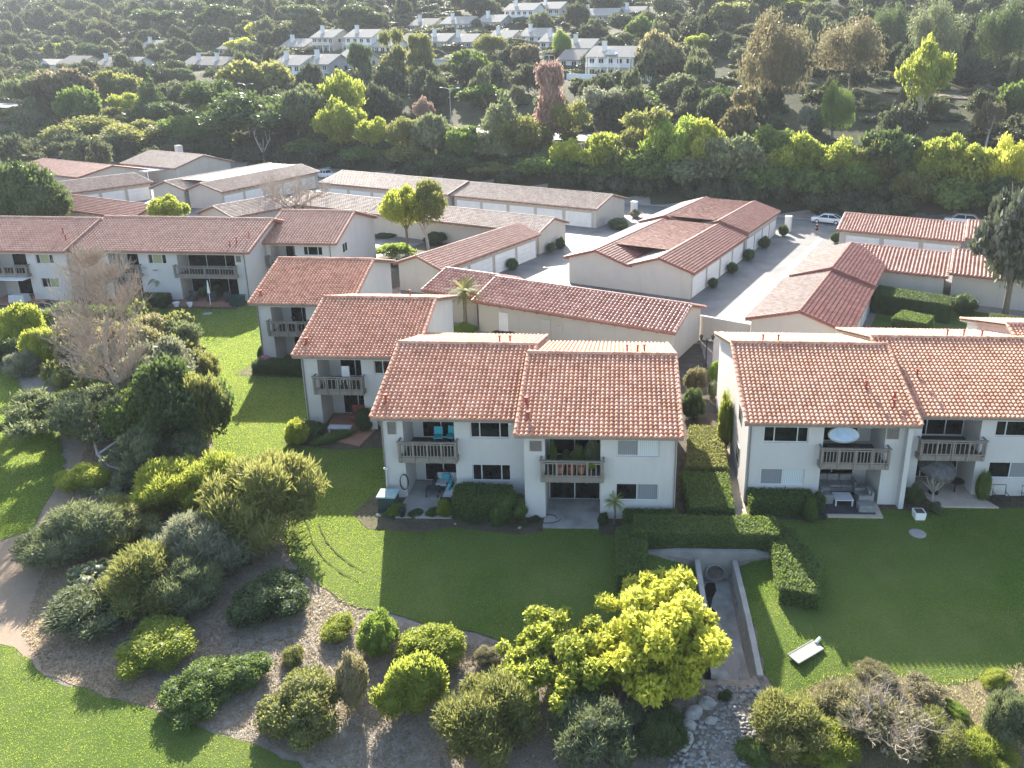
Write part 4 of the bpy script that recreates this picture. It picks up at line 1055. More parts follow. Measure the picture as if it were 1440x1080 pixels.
garage(t, -94, -87.2, 70.2, 81, 'v', 2.8, 4.0, 'tile_pale', ov=.45, seed=106, off=off)
# far left: garages and a bungalow on a slightly different line
x, y = uv2w(-118.6, 81.5)
t = thing('garage_block', 'double-ridged garage block with a red middle roof, left of the leafless court tree', 'garage', (x, y, 0), -YB+rad(11)); off = (0, 0, 0)
garage(t, -.5, 6.2, 0, 26, 'v', 2.8, 4.0, 'tile_pale', ov=.45, seed=111, ridge=2.6, end=.3)
garage(t, 6.2, 13, 0, 26, 'v', 2.8, 4.0, 'tile_pale', ov=.45, seed=112, ridge=9.2, end=.3, doors=[('b1', .6, 25, 5)])
r = MB(); tile_slope(r, (2.7, 3, 3.98), (1, 0, 0), (0, 1, 0), 6.4, 22.6, .34, .36, .03, k=4, seed=113); r.build('roof', M['tile_red'], t)
b = MB(); b.box(4, 27.5, 0, 5.4, 28.5, 2.2); b.build('vent_box', M['white'], t)
t = court('garage_row', 'pale-roofed garage with white doors between two red roofs, far left', 'garage', -129, 80); off = (-129, 80, 0)
garage(t, -133.2, -124.4, 72.6, 86, 'v', 2.8, 4.0, 'tile_pale', ov=.45, seed=114, off=off, doors=[('b1', 73, 85.6, 3)])
t = court('garage_row', 'red-roofed row behind the big round tree, farthest left of the court', 'garage', -147, 89); off = (-147, 89, 0)
garage(t, -160, -139.5, 83, 96, 'u', 2.8, 4.2, 'tile_red', ov=.5, seed=115, off=off)
t = court('garage_row', 'low red roof just behind the long white terrace, left of the small yellow tree', 'garage', -106, 67); off = (-106, 67, 0)
garage(t, -116, -97.5, 63.6, 70.6, 'u', 2.8, 4.0, 'tile_red', ov=.5, seed=116, off=off)
t = court('bungalow', 'low white bungalow with a pale hipped tile roof and a slatted pergola', 'house', -142, 104); off = (-142, 104, 0)
garage(t, -150, -134.5, 97.5, 110.5, 'u', 3.1, 5.0, 'tile_pale', ov=.6, seed=117, off=off)
b = MB(); b.box(-147.5, 107.6, 4, -146.4, 108.6, 5.9); b.build('chimney', M['stucco'], t, off)
p = MB()
for i in range(9): p.box(-145+i*.9, 94, 2.72, -144.8+i*.9, 97.9, 2.86)
for uu in (-145, -141.4, -137.7): p.box(uu, 94.2, 0, uu+.16, 94.36, 2.6)
p.box(-145.2, 94.15, 2.6, -137.5, 94.4, 2.719); p.build('pergola', M['white'], t, off)
x, y = on_v(15, 215, 128)[:2]
t = thing('bungalow', 'red-brown roofed bungalow peeping out at the left edge under dark trees', 'house', (x-4, y, tz(x, y)), -YB+rad(10))
garage(t, -9, 8, -5, 6, 'u', 3., 4.9, 'tile_red', ov=.6, seed=118)
# walls
def wall_run(label, pts, h, thick=.2, mat='stucco_garage'):
    (x0, y0), (x1, y1) = pts; L_ = math.hypot(x1-x0, y1-y0); t = thing('garden_wall', label, 'wall', ((x0+x1)/2, (y0+y1)/2, 0), math.atan2(y1-y0, x1-x0))
    b = MB(); b.box(-L_/2, -thick/2, -.3, L_/2, thick/2, h); b.build('wall_body', M[mat], t)
    b = MB(); b.box(-L_/2-.03, -thick/2-.04, h+.002, L_/2+.03, thick/2+.04, h+.06); b.build('coping', M['stucco'], t)
wall_run('plain cream wall closing the gap between the garage row and the red-roofed garage', (uv2w(-19.6, 60.7), uv2w(-15.1, 60.3)), 2.1)
wall_run('low cream wall by the garden path at the end of the row with three doors', (uv2w(-53.5, 61), uv2w(-53.2, 54.6)), 1.7)
t = thing('arched_wall', 'tall rounded-top white wall beside the lantern post behind the right block', 'wall', (8.3, 57.9, 0), rad(-8))
b = MB(); pr = [(-.62, 0), (.62, 0)]+[(.62*math.cos(a*math.pi/10), 2.0+.55*math.sin(a*math.pi/10)) for a in range(11)]
v = [(x_, -.15, z_) for x_, z_ in pr]+[(x_, .15, z_) for x_, z_ in pr]; n = len(pr)
b.add(v, [tuple(range(n)), tuple(range(2*n-1, n-1, -1))]+[(i, n+i, n+(i+1) % n, (i+1) % n) for i in range(n)]); b.build('wall_body', M['stucco'], t)
for lab, u, v in (('tall white utility cabinet at the far end of the red-roofed block', -23.2, 110.5), ('tall white utility cabinet beside the end of the long pale-roofed row', -47.6, 111)):
    t = court('utility_cabinet', lab, 'cabinet', u, v); b = MB(); b.box(-.42, -.4, 0, .42, .4, 2.2); b.build('body', M['white'], t)
    b = MB(); b.box(-.47, -.45, 2.202, .47, .45, 2.28); b.build('lid', M['white'], t); b = MB(); b.box(-.32, -.43, .2, .32, -.403, 2.0); b.build('door', M['door_white'], t)
for v0, up in ((71.2, 0), (91.5, .38)):
    b = MB(); b.box(-31.72, v0+.352, -.3, -30.68, v0+.6, 2.62+up); b.build('wall', M['stucco_garage'], bpy.data.objects['garage_block'], (-31.2, 71, 0))
# ------------------------------------------------------------------ hedges and plants near the houses
GH = 'clipped hedges near the culvert'
hedge('long flat-topped hedge above the culvert headwall, right end in sun', [(1.0, 32.55), (8.1, 32.55), (8.1, 34.1), (1.0, 34.1)], 1.0, group=GH)
hedge('shaded hedge arm running down the big lawn, left of the culvert', [(.15, 29.4), (1.35, 29.4), (1.6, 32.5), (.9, 33.6), (.1, 33)], .95, group=GH)
hedge('hedge arm tapering down the lawn on the right of the culvert, half in sun', [(7.35, 28.9), (8.95, 28.4), (9.6, 30.5), (9.0, 33.4), (8.15, 34), (7.6, 32.5)], .9, group=GH)
hedge('broad sunlit hedge block between the two blocks, with a hole in its top', [(4.0, 38.6), (6.3, 38.6), (6.6, 43.8), (4.6, 43.8)], 1.25, leaf='olive', group=GH)
hedge('lower hedge block beside the narrow path, half shaded, in front of the broad one', [(3.9, 34.7), (6.1, 34.7), (6.3, 38.3), (3.7, 38.3)], 1.1, group=GH)
hedge('broad rounded hedge under the left windows of the nearest block', [(-8.35, 35.0), (-8.0, 34.75), (-5.6, 34.7), (-5.4, 36.3), (-8.0, 36.5), (-8.4, 36.2)], 1.3, n=7000)
plant('shrub', 'shrub', 'round dark shrub between the double hedge and the bare patio', 'mound', 'green', 715, 738, 686, 56)
hedge('low hedge under the right windows of the nearest block', [(.5, 33.9), (3.2, 33.95), (3.2, 34.9), (.5, 34.9)], .85)
hedge('low hedge under the left windows of the right-hand block', [(7.15, 35.6), (10.5, 35.6), (10.5, 36.8), (7.15, 36.8)], 1.0)
plant('shrub', 'shrub', 'small rounded shrub at the corner of the tan patio with grey sofas', 'mound', 'green', 1141, 735, 700, 20)
plant('shrub', 'shrub', 'dark round shrub behind the small one by the tan patio', 'clip', 'dark', 1150, 722, 690, 20)
plant('shrub', 'shrub', 'small dark plant at the right edge of the bare patio', 'clip', 'dark', 848, 738, 720, 16)
for i, (px, lab) in enumerate([(556, 'small green plant by the utility bin at the left corner of the nearest block'), (585, 'low dark plant among stones before the sofa patio'), (608, 'round low plant before the sofa patio'), (625, 'yellow-tipped flax before the sofa patio')]):
    plant('plant', 'plant', lab, ('loose', 'clip', 'clip', 'wispy')[i], ('bright', 'dark', 'green', 'yellow')[i], px, 728, (704, 714, 712, 700)[i], (30, 22, 20, 24)[i])
for i, (px, py, w) in enumerate([(668, 738, 20), (700, 741, 22), (752, 735, 22), (735, 742, 16)]):
    plant('ground_plant', 'plant', 'low dark ground plant between the shrubs and the lawn edge', 'loose', 'dark', px, py, py-10, w, group='low plants along the bed of the nearest block')
# along the narrow gap
plant('shrub', 'shrub', 'tall yellow-green creeper shrub against the side wall of the right block', 'clip', 'yellow', 1020, 640, 548, 20, wy=50, rot=rad(4))
plant('shrub', 'shrub', 'bright little shrub at the foot of the narrow path', 'clip', 'bright', 1047, 738, 720, 13)
plant('shrub', 'shrub', 'rust-brown shrub in the dark gap below the cream wall', 'loose', 'rust', 978, 560, 515, 36)
plant('shrub', 'shrub', 'dark shrub deep in the gap beside the roof edge', 'mound', 'dark', 975, 590, 545, 34)
plant('shrub', 'shrub', 'small pale green shrub below the rounded white wall', 'clip', 'bright', 1005, 535, 508, 18)
plant('shrub', 'shrub', 'grey-topped round bush beside the creeper at the gap', 'mound', 'grey', 1003, 560, 535, 18)
plant('shrub', 'shrub', 'dark clipped shrub behind the nearest roof ridge, against the garage wall', 'clip', 'dark', 716, 474, 458, 44)
plant('shrub', 'shrub', 'second dark shrub along the garage wall, near the utility door', 'clip', 'dark', 800, 488, 470, 50)
# second and third blocks
plant('flowering_shrub', 'shrub', 'pink-flowering shrub at the corner of the hindmost stepped block', 'mound', 'flower', 372, 520, 498, 22)
plant('shrub', 'shrub', 'dark shrub beside the pink flowers at the hindmost block', 'mound', 'dark', 371, 508, 485, 18)
hedge('low dark hedge before the patio of the hindmost stepped block', [(-27.3, 53.9), (-22.4, 53.3), (-22.2, 54.6), (-27.2, 55.3)], .9, leaf='dark')
hedge('low planting strip before the patio of the second block', [(-19.9, 43.4), (-18.4, 43), (-18.3, 44.4), (-19.9, 45)], .7, leaf='dark')
plant('ground_cover', 'shrub', 'yellow-flowering low plants at the lawn edge below the second block', 'mound', 'yellow', 418, 625, 588, 36)
plant('shrub', 'shrub', 'dark shrub between the second block and the nearest block', 'mound', 'dark', 512, 608, 572, 32)
plant('ground_cover', 'shrub', 'low leafy strip along the shaded lawn below the second block', 'clip', 'green', 470, 622, 606, 70, wy=22)
# terrace at the head of the lawn
hedge('dark clipped hedge at the foot of the long terrace, left of the palm', [(-47, 69.4), (-42.8, 69.4), (-42.8, 71.2), (-47, 71.2)], 1.1, leaf='dark')
for i, px in enumerate((258, 290, 305)):
    plant('potted_plant', 'potted plant', ('potted plant at the left of the terrace patio, in a white pot', 'broad potted plant on the terrace patio', 'dark potted plant on the terrace patio')[i], 'loose', ('green', 'green', 'dark')[i], px, 420, (405, 402, 400)[i], (14, 18, 14)[i])
plant('shrub', 'shrub', 'reddish shrub at the inner corner of the long terrace', 'mound', 'rust', 361, 408, 392, 14)
# courtyard on the right
hedge('tall dark hedge along the garage wall in the right courtyard', [uv2w(-7.2, 75.5), uv2w(-.2, 75), uv2w(-.2, 78), uv2w(-7, 79)], 1.9, leaf='dark')
hedge('clipped hedge with a sloping sunny top in the right courtyard', [uv2w(-4.8, 69.8), uv2w(-1.9, 69.4), uv2w(-1.4, 72), uv2w(-4.2, 72.6)], 1.5, leaf='green')
plant('shrub', 'shrub', 'dark dome-shaped shrub under the big-leaved tree in the right courtyard', 'clip', 'dark', 1355, 442, 412, 42)
hedge('long low hedge under the big-leaved tree at the right edge', [uv2w(3.2, 74), uv2w(12, 73.2), uv2w(12, 75.4), uv2w(3.2, 76.2)], 1.3, leaf='dark')
plant('broadleaf_tree', 'tree', 'grey-green large-leaved tree at the right edge in front of the tiled garages', 'bigleaf', 'glossy', 1412, 448, 258, 124, trunk=True, crown0=.18)
# garage-side shrubs
GS = 'small shrubs clipped beside the garage doors'
for px, py, ty, w, lab in [(720, 380, 362, 14, 'little round shrub between the first two doors of the left driveway'), (774, 355, 341, 12, 'little shrub on the white end wall by the left driveway, nearer one'), (788, 350, 334, 14, 'little shrub on the white end wall by the left driveway, farther one'),
                           (1003, 405, 390, 13, 'small shrub at the first door of the red-roofed block'), (1030, 384, 368, 15, 'small dark shrub at the second door of the red-roofed block'), (1053, 366, 349, 16, 'small shrub at the third door of the red-roofed block'), (1075, 350, 332, 15, 'small shrub at the fourth door of the red-roofed block'), (1102, 332, 315, 14, 'clipped shrub at the far corner of the red-roofed block'),
                           (1176, 342, 326, 13, 'narrow shrub at the near corner of the garage with white doors by the lane')]:
    plant('shrub', 'shrub', lab, 'clip', 'dark', px, py, ty, w, group=GS)
plant('shrub', 'shrub', 'dark sprawling shrubs at the end wall of the long pale-roofed row', 'mound', 'dark', 868, 322, 306, 36)
plant('shrub', 'shrub', 'dry pale bush beside the utility cabinet of the long pale-roofed row', 'airy', 'straw', 894, 306, 294, 22)
# courtyard garden between the rows
plant('round_tree', 'tree', 'double-crowned yellow-green tree in the garden between the garage rows', 'loose', 'yellow', 574, 358, 262, 84, trunk=True, crown0=.36, var=0)
plant('round_tree', 'tree', 'right half of the double-crowned garden tree, greener, on a pale stem', 'loose', 'olive', 604, 358, 257, 76, trunk=True, crown0=.36, bark='bark_pale')
plant('leafy_plant', 'plant', 'big glossy-leaved green plants in the sunny garden bed', 'loose', 'bright', 556, 366, 340, 56)
plant('leafy_plant', 'plant', 'pale-leaved plants in front of the glossy bed', 'loose', 'silver', 566, 372, 354, 44)
plant('shrub', 'shrub', 'dark round shrub at the back of the garden by the greyish row', 'mound', 'dark', 612, 344, 325, 28)
plant('shrub', 'shrub', 'low dark shrubs along the white end wall in the garden', 'mound', 'dark', 545, 335, 325, 40)
plant('shrub', 'shrub', 'bright yellow-green fern-like plant at the foot of the short palm', 'wispy', 'bright', 655, 472, 452, 30)
plant('round_tree', 'tree', 'big round dark tree at the left edge above the tiled terrace', 'mound', 'dark', 50, 330, 222, 108, trunk=True, crown0=.1)
plant('round_tree', 'tree', 'small yellow tree peeping over the terrace roof', 'loose', 'yellow', 243, 335, 274, 62, trunk=True, crown0=.3)
# bare trees
def bare(label, cx, by, ty, wpx, seed, name='bare_tree', leader=False, mat='twig', **kw):
    x, y, z = ground(cx, by); dep = VIEW[2] @ np.array([x, y, z-H]); w = wpx*dep/FPX; h = height_at(cx, ty, x, y)-z
    t = thing(name, label, 'tree', (x, y, z), 0)
    me = bare_mesh(seed, leader=leader, **kw)
    xs = np.empty(len(me.vertices)*3, np.float32); me.vertices.foreach_get('co', xs); xs = xs.reshape(-1, 3)
    o = link_mesh('branches', me, M[mat], t); k = w/np.percentile(np.abs(xs[:, :2]), 99)/2
    o.scale = (k, k, h/np.percentile(xs[:, 2], 99.8)); return t
bare('tall leafless tree with a haze of brownish twigs in the left shrubbery', 172, 590, 338, 112, 3, leader=True, levels=3, n0=34, dens=7, up=.4)
bt = bare('leafless pale tree with a spreading crown in the garage court', 416, 318, 232, 118, 5, levels=4, n0=8, dens=4, spread=.9)
bare('small leafless multi-stemmed tree before the umbrella patio', 1310, 705, 655, 46, 8, levels=2, n0=9, dens=3, spread=.6, mat='bark_pale')
bare('pale dead snag with a few bare limbs under the dark oaks', 372, 235, 178, 30, 9, levels=1, n0=4, dens=2, spread=.5, mat='bark_pale')
# palms
def palm(label, cx, by, ty, wpx, seed, leaf='green', stem=.08, n=26, name='palm_tree'):
    R = random.Random(seed); x, y, z = ground(cx, by); dep = VIEW[2] @ np.array([x, y, z-H]); w = wpx*dep/FPX; h = height_at(cx, ty, x, y)-z
    t = thing(name, label, 'palm', (x, y, z), 0); hs = h*.72
    b = MB(); b.tube([(0,0,-.05),(.03,0,hs*.5),(0,.02,hs)], [stem*1.5, stem, stem*1.1], 8); b.build('trunk', M['bark'], t)
    f = MB(); L_ = w*.56
    for i in range(n):
        a = i*2.4+R.uniform(-.2,.2); el = R.uniform(-.2, 1.2); p = Vector((0,0,hs)); d = Vector((math.cos(a)*math.cos(el), math.sin(a)*math.cos(el), math.sin(el)))
        pts = [p]
        for s in range(6): p = p+d*L_/6; d = (d+Vector((0,0,-.16))).normalized(); pts.append(p)
        for s in range(6):
            c, q = pts[s], pts[s+1]; t_ = (q-c).normalized(); sd = t_.cross(Vector((0,0,1)))
            sd = sd.normalized() if sd.length > .05 else Vector((1,0,0))
            for e in range(4):
                g = c+(q-c)*e/4; ln = L_*.24*(1-abs(s+e/4-2.6)/4.2)
                for sg in (-1, 1):
                    tip = g+sd*sg*ln+t_*ln*.6+Vector((0,0,-ln*.35)); f.add([g, g+t_*L_*.035, tip], [(0,1,2)])
    f.build('fronds', L[leaf], t); return t
palm('short dark palm on the lawn edge before the long terrace', 230, 418, 372, 46, 2, 'grey')
palm('yellow-green spiky cordyline by the bare patio of the nearest block', 864, 738, 692, 30, 7, 'yellow', stem=.05, n=18, name='cordyline')
palm('short palm with a dry brown skirt behind the second block', 655, 468, 386, 52, 4, 'olive', stem=.16, n=36)

# ------------------------------------------------------------------ the shrubbery on the slope and the left mass
GB = 'shrubs on the mulched slope'
S = [ # name, kind, leaf, cx, base, top, width, label
 ('shrub','mound','yellow',224,945,852,104,'yellow-green clipped shrub by the dirt path, slanting to the lawn'),
 ('shrub','mound','green',330,985,905,80,'dark green spreading shrub on the mulch, right half'),
 ('shrub','mound','green',275,1010,915,92,'dark green spreading shrub on the mulch, left half by the fairway'),
 ('shrub','mound','olive',425,1045,930,128,'big rounded olive shrub near the bottom of the mulch'),
 ('shrub','clip','olive',411,938,905,30,'tiny round shrub above the big rounded olive one'),
 ('shrub','clip','khaki',495,1000,918,40,'narrow upright brown-topped shrub beside the big olive one'),
 ('shrub','clip','yellow',475,902,860,46,'flat-topped yellowish shrub with bare stems below'),
 ('shrub','mound','bright',531,922,856,58,'round bright green shrub at the lawn corner'),
 ('shrub','mound','yellow',607,950,868,92,'tall yellow-green twin shrub on the mulch, upper half by the lawn'),
 ('shrub','mound','yellow',580,1012,905,86,'tall yellow-green twin shrub on the mulch, lower half'),
 ('dry_shrub','wispy','straw',685,938,902,40,'small dry brown bush at the edge of the shaded lawn'),
 ('shrub','wispy','olive',690,1085,925,150,'large feathery olive bush left of the yellow tree'),
 ('shrub','mound','dark',378,880,795,110,'low dark shrub on shaded mulch under the big rounded olive bush'),
 ('shrub','wispy','yellow',232,728,640,100,'long feathery yellow-green shrub, left half'),
 ('shrub','wispy','yellow',300,715,632,90,'long feathery yellow-green shrub, right half'),
 ('shrub','wispy','olive',372,775,628,142,'big rounded olive bush reaching over the shaded lawn'),
 ('shrub','wispy','grey',110,795,690,120,'grey-green bush nearest the dirt path'),
 ('shrub','wispy','olive',170,770,685,100,'olive bush next to the grey one by the dirt path'),
 ('shrub','wispy','grey',140,895,790,140,'low grey-green juniper spreading over the dirt path edge'),
 ('shrub','wispy','olive',205,870,745,120,'olive juniper in the middle of the long bushy bank'),
 ('shrub','wispy','silver',268,825,705,110,'pale silvery bush at the top of the long bushy bank'),
 ('shrub','wispy','grey',255,870,770,90,'grey bush in the shaded front of the long bushy bank'),
 ('shrub','mound','yellow',118,692,646,62,'small yellow-green shrub by the leaning pale trunk'),
 ('shrub','loose','grey',262,665,600,84,'grey-green shrub under the dark thicket, by the lawn edge'),
 ('shrub','pads','grey',190,680,590,100,'shaggy low pine at the foot of the dark thicket'),
 ('shrub','loose','dark',245,640,500,130,'dense dark thicket shrub along the long lawn'),
 ('shrub','loose','olive',280,640,520,60,'olive lit side of the thicket along the long lawn'),
 ('shrub','loose','olive',285,545,492,46,'olive shrub at the lawn edge where the thicket narrows'),
 ('shrub','loose','green',205,625,540,90,'mid-green shrub in the heart of the thicket behind the pale limbs'),
 ('shrub','wispy','grey',150,600,545,90,'grey feathery shrub at the foot of the leafless trunk'),
 ('shrub','loose','khaki',205,510,440,70,'brownish shrub at the far end of the thicket near the terrace lawn'),
 ('shrub','loose','green',150,480,425,60,'green shrub at the far end of the shrubbery below the palm'),
 ('shrub','loose','silver',235,570,470,110,'pale dry-looking crown at the top of the thicket'),
 ('shrub','loose','grey',245,505,448,66,'grey shrub peak where the thicket meets the shaded lawn'),
 ('shrub','wispy','yellow',150,545,488,64,'yellow grassy shrub glowing behind the leafless trunk'),
 ('shrub','wispy','gold',130,560,530,60,'golden shrub low behind the leafless trunk'),
 ('shrub','airy','khaki',115,520,440,90,'thin brownish shrub left of the leafless trunk'),
 ('shrub','loose','khaki',185,540,450,90,'dull brownish shrub round the leafless trunk'),
 ('pine_tree','pads','grey',95,640,520,150,'broad spreading pine with dark needle pads above the dirt path'),
 ('pine_tree','pads','dark',45,610,545,80,'dark low pine branch mass at the left edge'),
 ('shrub','mound','yellow',28,495,425,50,'bright yellow shrub at the left edge below the terrace'),
 ('shrub','mound','yellow',57,520,458,42,'bright yellow-green shrub right of the edge one'),
 ('shrub','wispy','silver',32,530,492,44,'grey grassy clump at the left edge'),
 ('shrub','mound','dark',25,515,470,60,'dark base shrub under the bright yellow one at the left edge'),
 ('shrub','loose','green',90,470,425,70,'green shrub before the terrace patio at far left'),
]
for nm, kd, lf, cx, by, ty, w, lab in S: plant(nm, 'shrub' if 'pine' not in nm else 'tree', lab, kd, lf, cx, by, ty, w*(1.1 if cx < 420 else 1.), group=GB, hmul=.84 if by > 765 and cx < 340 else 1.)
# the big leaning pale trunk in the left shrubbery
x, y, z = ground(140, 650)
t = thing('fallen_branch', 'pale bare leaning limbs arching over the dirt under the spreading pine', 'branch', (x, y, z))
b = MB(); b.tube([(-1.6, 2.2, 1.7), (-.8, 1, 1.0), (0, 0, .5), (1.2, -.9, .25), (2.0, -1.2, .2)], [.05, .07, .09, .06, .04], 6); b.tube([(0, 0, .5), (.9, .9, 1.1), (2.2, 1.0, 1.2), (2.7, .1, .8)], [.09, .08, .06, .04], 6); b.tube([(-.8, 1, 1.0), (-.6, 1.8, 1.8), (-.9, 2.4, 2.3)], [.06, .04, .02], 5); b.build('limbs', M['bark_pale'], t)
# the yellow tree by the channel
def lush(label, cx, by, ty, wpx, leaf, seed, n, crown0, grp=None):
    R = random.Random(seed); cl = []
    for i in range(64):
        w = R.uniform(0, 6.28); ph = math.acos(R.uniform(-.5, 1)); k = R.uniform(.35, .95); s = R.uniform(.09, .2)
        cl.append((math.sin(ph)*math.cos(w)*k, math.sin(ph)*math.sin(w)*k, .48+math.cos(ph)*.5*k, s*1.15, s*1.15, s))
    me = leaf_cloud(cl, n, .085, .045, seed, shell=.6, up=.1, radial=.5, core=.4)
    x, y, w, h, wy = shrub_fit(cx, by, ty, wpx); z = tz(x, y)
    t = thing('yellow_tree', label, 'tree', (x, y, z), 0, grp)
    o = link_mesh('crown', me, L[leaf], t); o.scale = (w/2, wy/2, h*(1-crown0)); o.location = (0, 0, h*crown0)
    q = link_mesh('trunk', TRUNK[1], M['bark'], t); q.scale = (w*.8, w*.8, h)
lush('golden-yellow tree glowing in the sun beside the drainage channel', 930, 985, 793, 206, 'gold', 3, 28000, .08)
lush('yellow-green tree left of the golden one, next to the shaded lawn', 782, 1000, 848, 165, 'lime', 4, 20000, .05)
plant('juniper', 'shrub', 'dark blue-green juniper with wispy sprays at the bottom beside the yellow tree', 'wispy', 'grey', 840, 1085, 955, 150)
plant('juniper', 'shrub', 'dark low juniper between the yellow tree and the boulders', 'wispy', 'dark', 925, 1075, 985, 90)
plant('ground_plant', 'plant', 'green mound of ground plants at the end of the channel among stones', 'clip', 'dark', 1020, 985, 970, 26)
GD = 'dry brush on the bank at lower right'
for nm, kd, lf, cx, by, ty, w, lab in [
 ('dry_shrub','wispy','olive',1110,1075,955,130,'olive-brown dry bush nearest the stone bed'),
 ('dry_shrub','wispy','khaki',1200,1050,945,140,'pale twiggy dry bush at the top of the bank'),
 ('dry_shrub','airy','straw',1260,1085,965,140,'thin straw-coloured bush with bare branches in the middle of the bank'),
 ('dry_shrub','wispy','yellow',1165,1095,1000,110,'ochre-green bush at the bottom edge of the bank'),
 ('dry_shrub','wispy','olive',1320,1085,1000,120,'olive bush in the right half of the bank'),
 ('dry_shrub','wispy','grey',1425,1060,965,70,'grey bush cut by the right edge'),
 ('dry_shrub','wispy','yellow',1385,1085,1020,90,'yellowish low bush at the bottom right corner'),
 ('dry_shrub','wispy','khaki',1235,975,928,80,'low dry tuft where the bank meets the lawn'),
 ('dry_shrub','mound','green',1060,1080,1030,56,'small green bush right beside the stones'),
 ('dry_shrub','wispy','yellow',1400,965,940,60,'yellow-green tuft in the grassy patch at right'),
 ('dry_shrub','airy','straw',1300,990,945,80,'thin pale tuft in the dry grass at right'),
 ('dry_shrub','wispy','bright',1345,1010,985,50,'low green tuft on the pale dry ground at right')]:
    plant(nm, 'shrub', lab, kd, lf, cx, by, ty, w, group=GD)
bare('grey leafless bush sprawling in the dry brush at lower right', 1240, 1060, 965, 150, 12, name='dry_shrub', levels=3, n0=10, dens=4, spread=1.3)
# stones below the channel
x, y, z = 5, 23.6, 0
R = random.Random(4); st = MB()
for i in range(900):
    px = R.uniform(940, 1076); py = R.uniform(964, 1082)
    if px < 1000-(py-965)*.55 or px > 1085-(py-965)*.33: continue
    x, y, z = ground(px, py); s = R.uniform(.035, .085)*(1 if R.random() < .9 else 1.5)
    st.blob((x, y, z+s*.3), s*R.uniform(.8,1.4), s*R.uniform(.8,1.3), s*.7, 7, 5, .12)
props(st.build('river_cobbles', M['cobble'], smooth=True), 'pale rounded cobbles filling the stone bed below the drainage channel', 'stones', kind='stuff')
for i, (px, py, s, lab) in enumerate([(994, 992, .42, 'smooth whitish boulder at the left corner of the channel end'), (963, 1045, .5, 'long pale boulder lying lowest at the left of the cobbles'), (968, 1022, .36, 'pale angular boulder just above the long one'), (975, 1005, .5, 'flat shaded slab of rock below the whitish boulder'), (1072, 982, .34, 'white boulder at the right corner of the channel end'), (1000, 1015, .3, 'low flat grey rock among the cobbles'),
                                  (535, 715, .22, 'pale garden stone at the sunny bed corner of the nearest block'), (532, 726, .2, 'lower pale garden stone at the sunny bed corner'), (731, 743, .16, 'tan stone alone at the lawn edge by the bare patio'), (640, 738, .12, 'small brown stone before the double hedge')]):
    x, y, z = ground(px, py); t = thing('boulder', lab, 'rock', (x, y, z), i*1.3)
    b = MB(); s *= .72; b.blob((0, 0, s*.3), s*1.25, s*.85, s*(.35 if 'flat' in lab else .7), 9, 7, .16); b.build('stone', M['rock'], t, smooth=True)
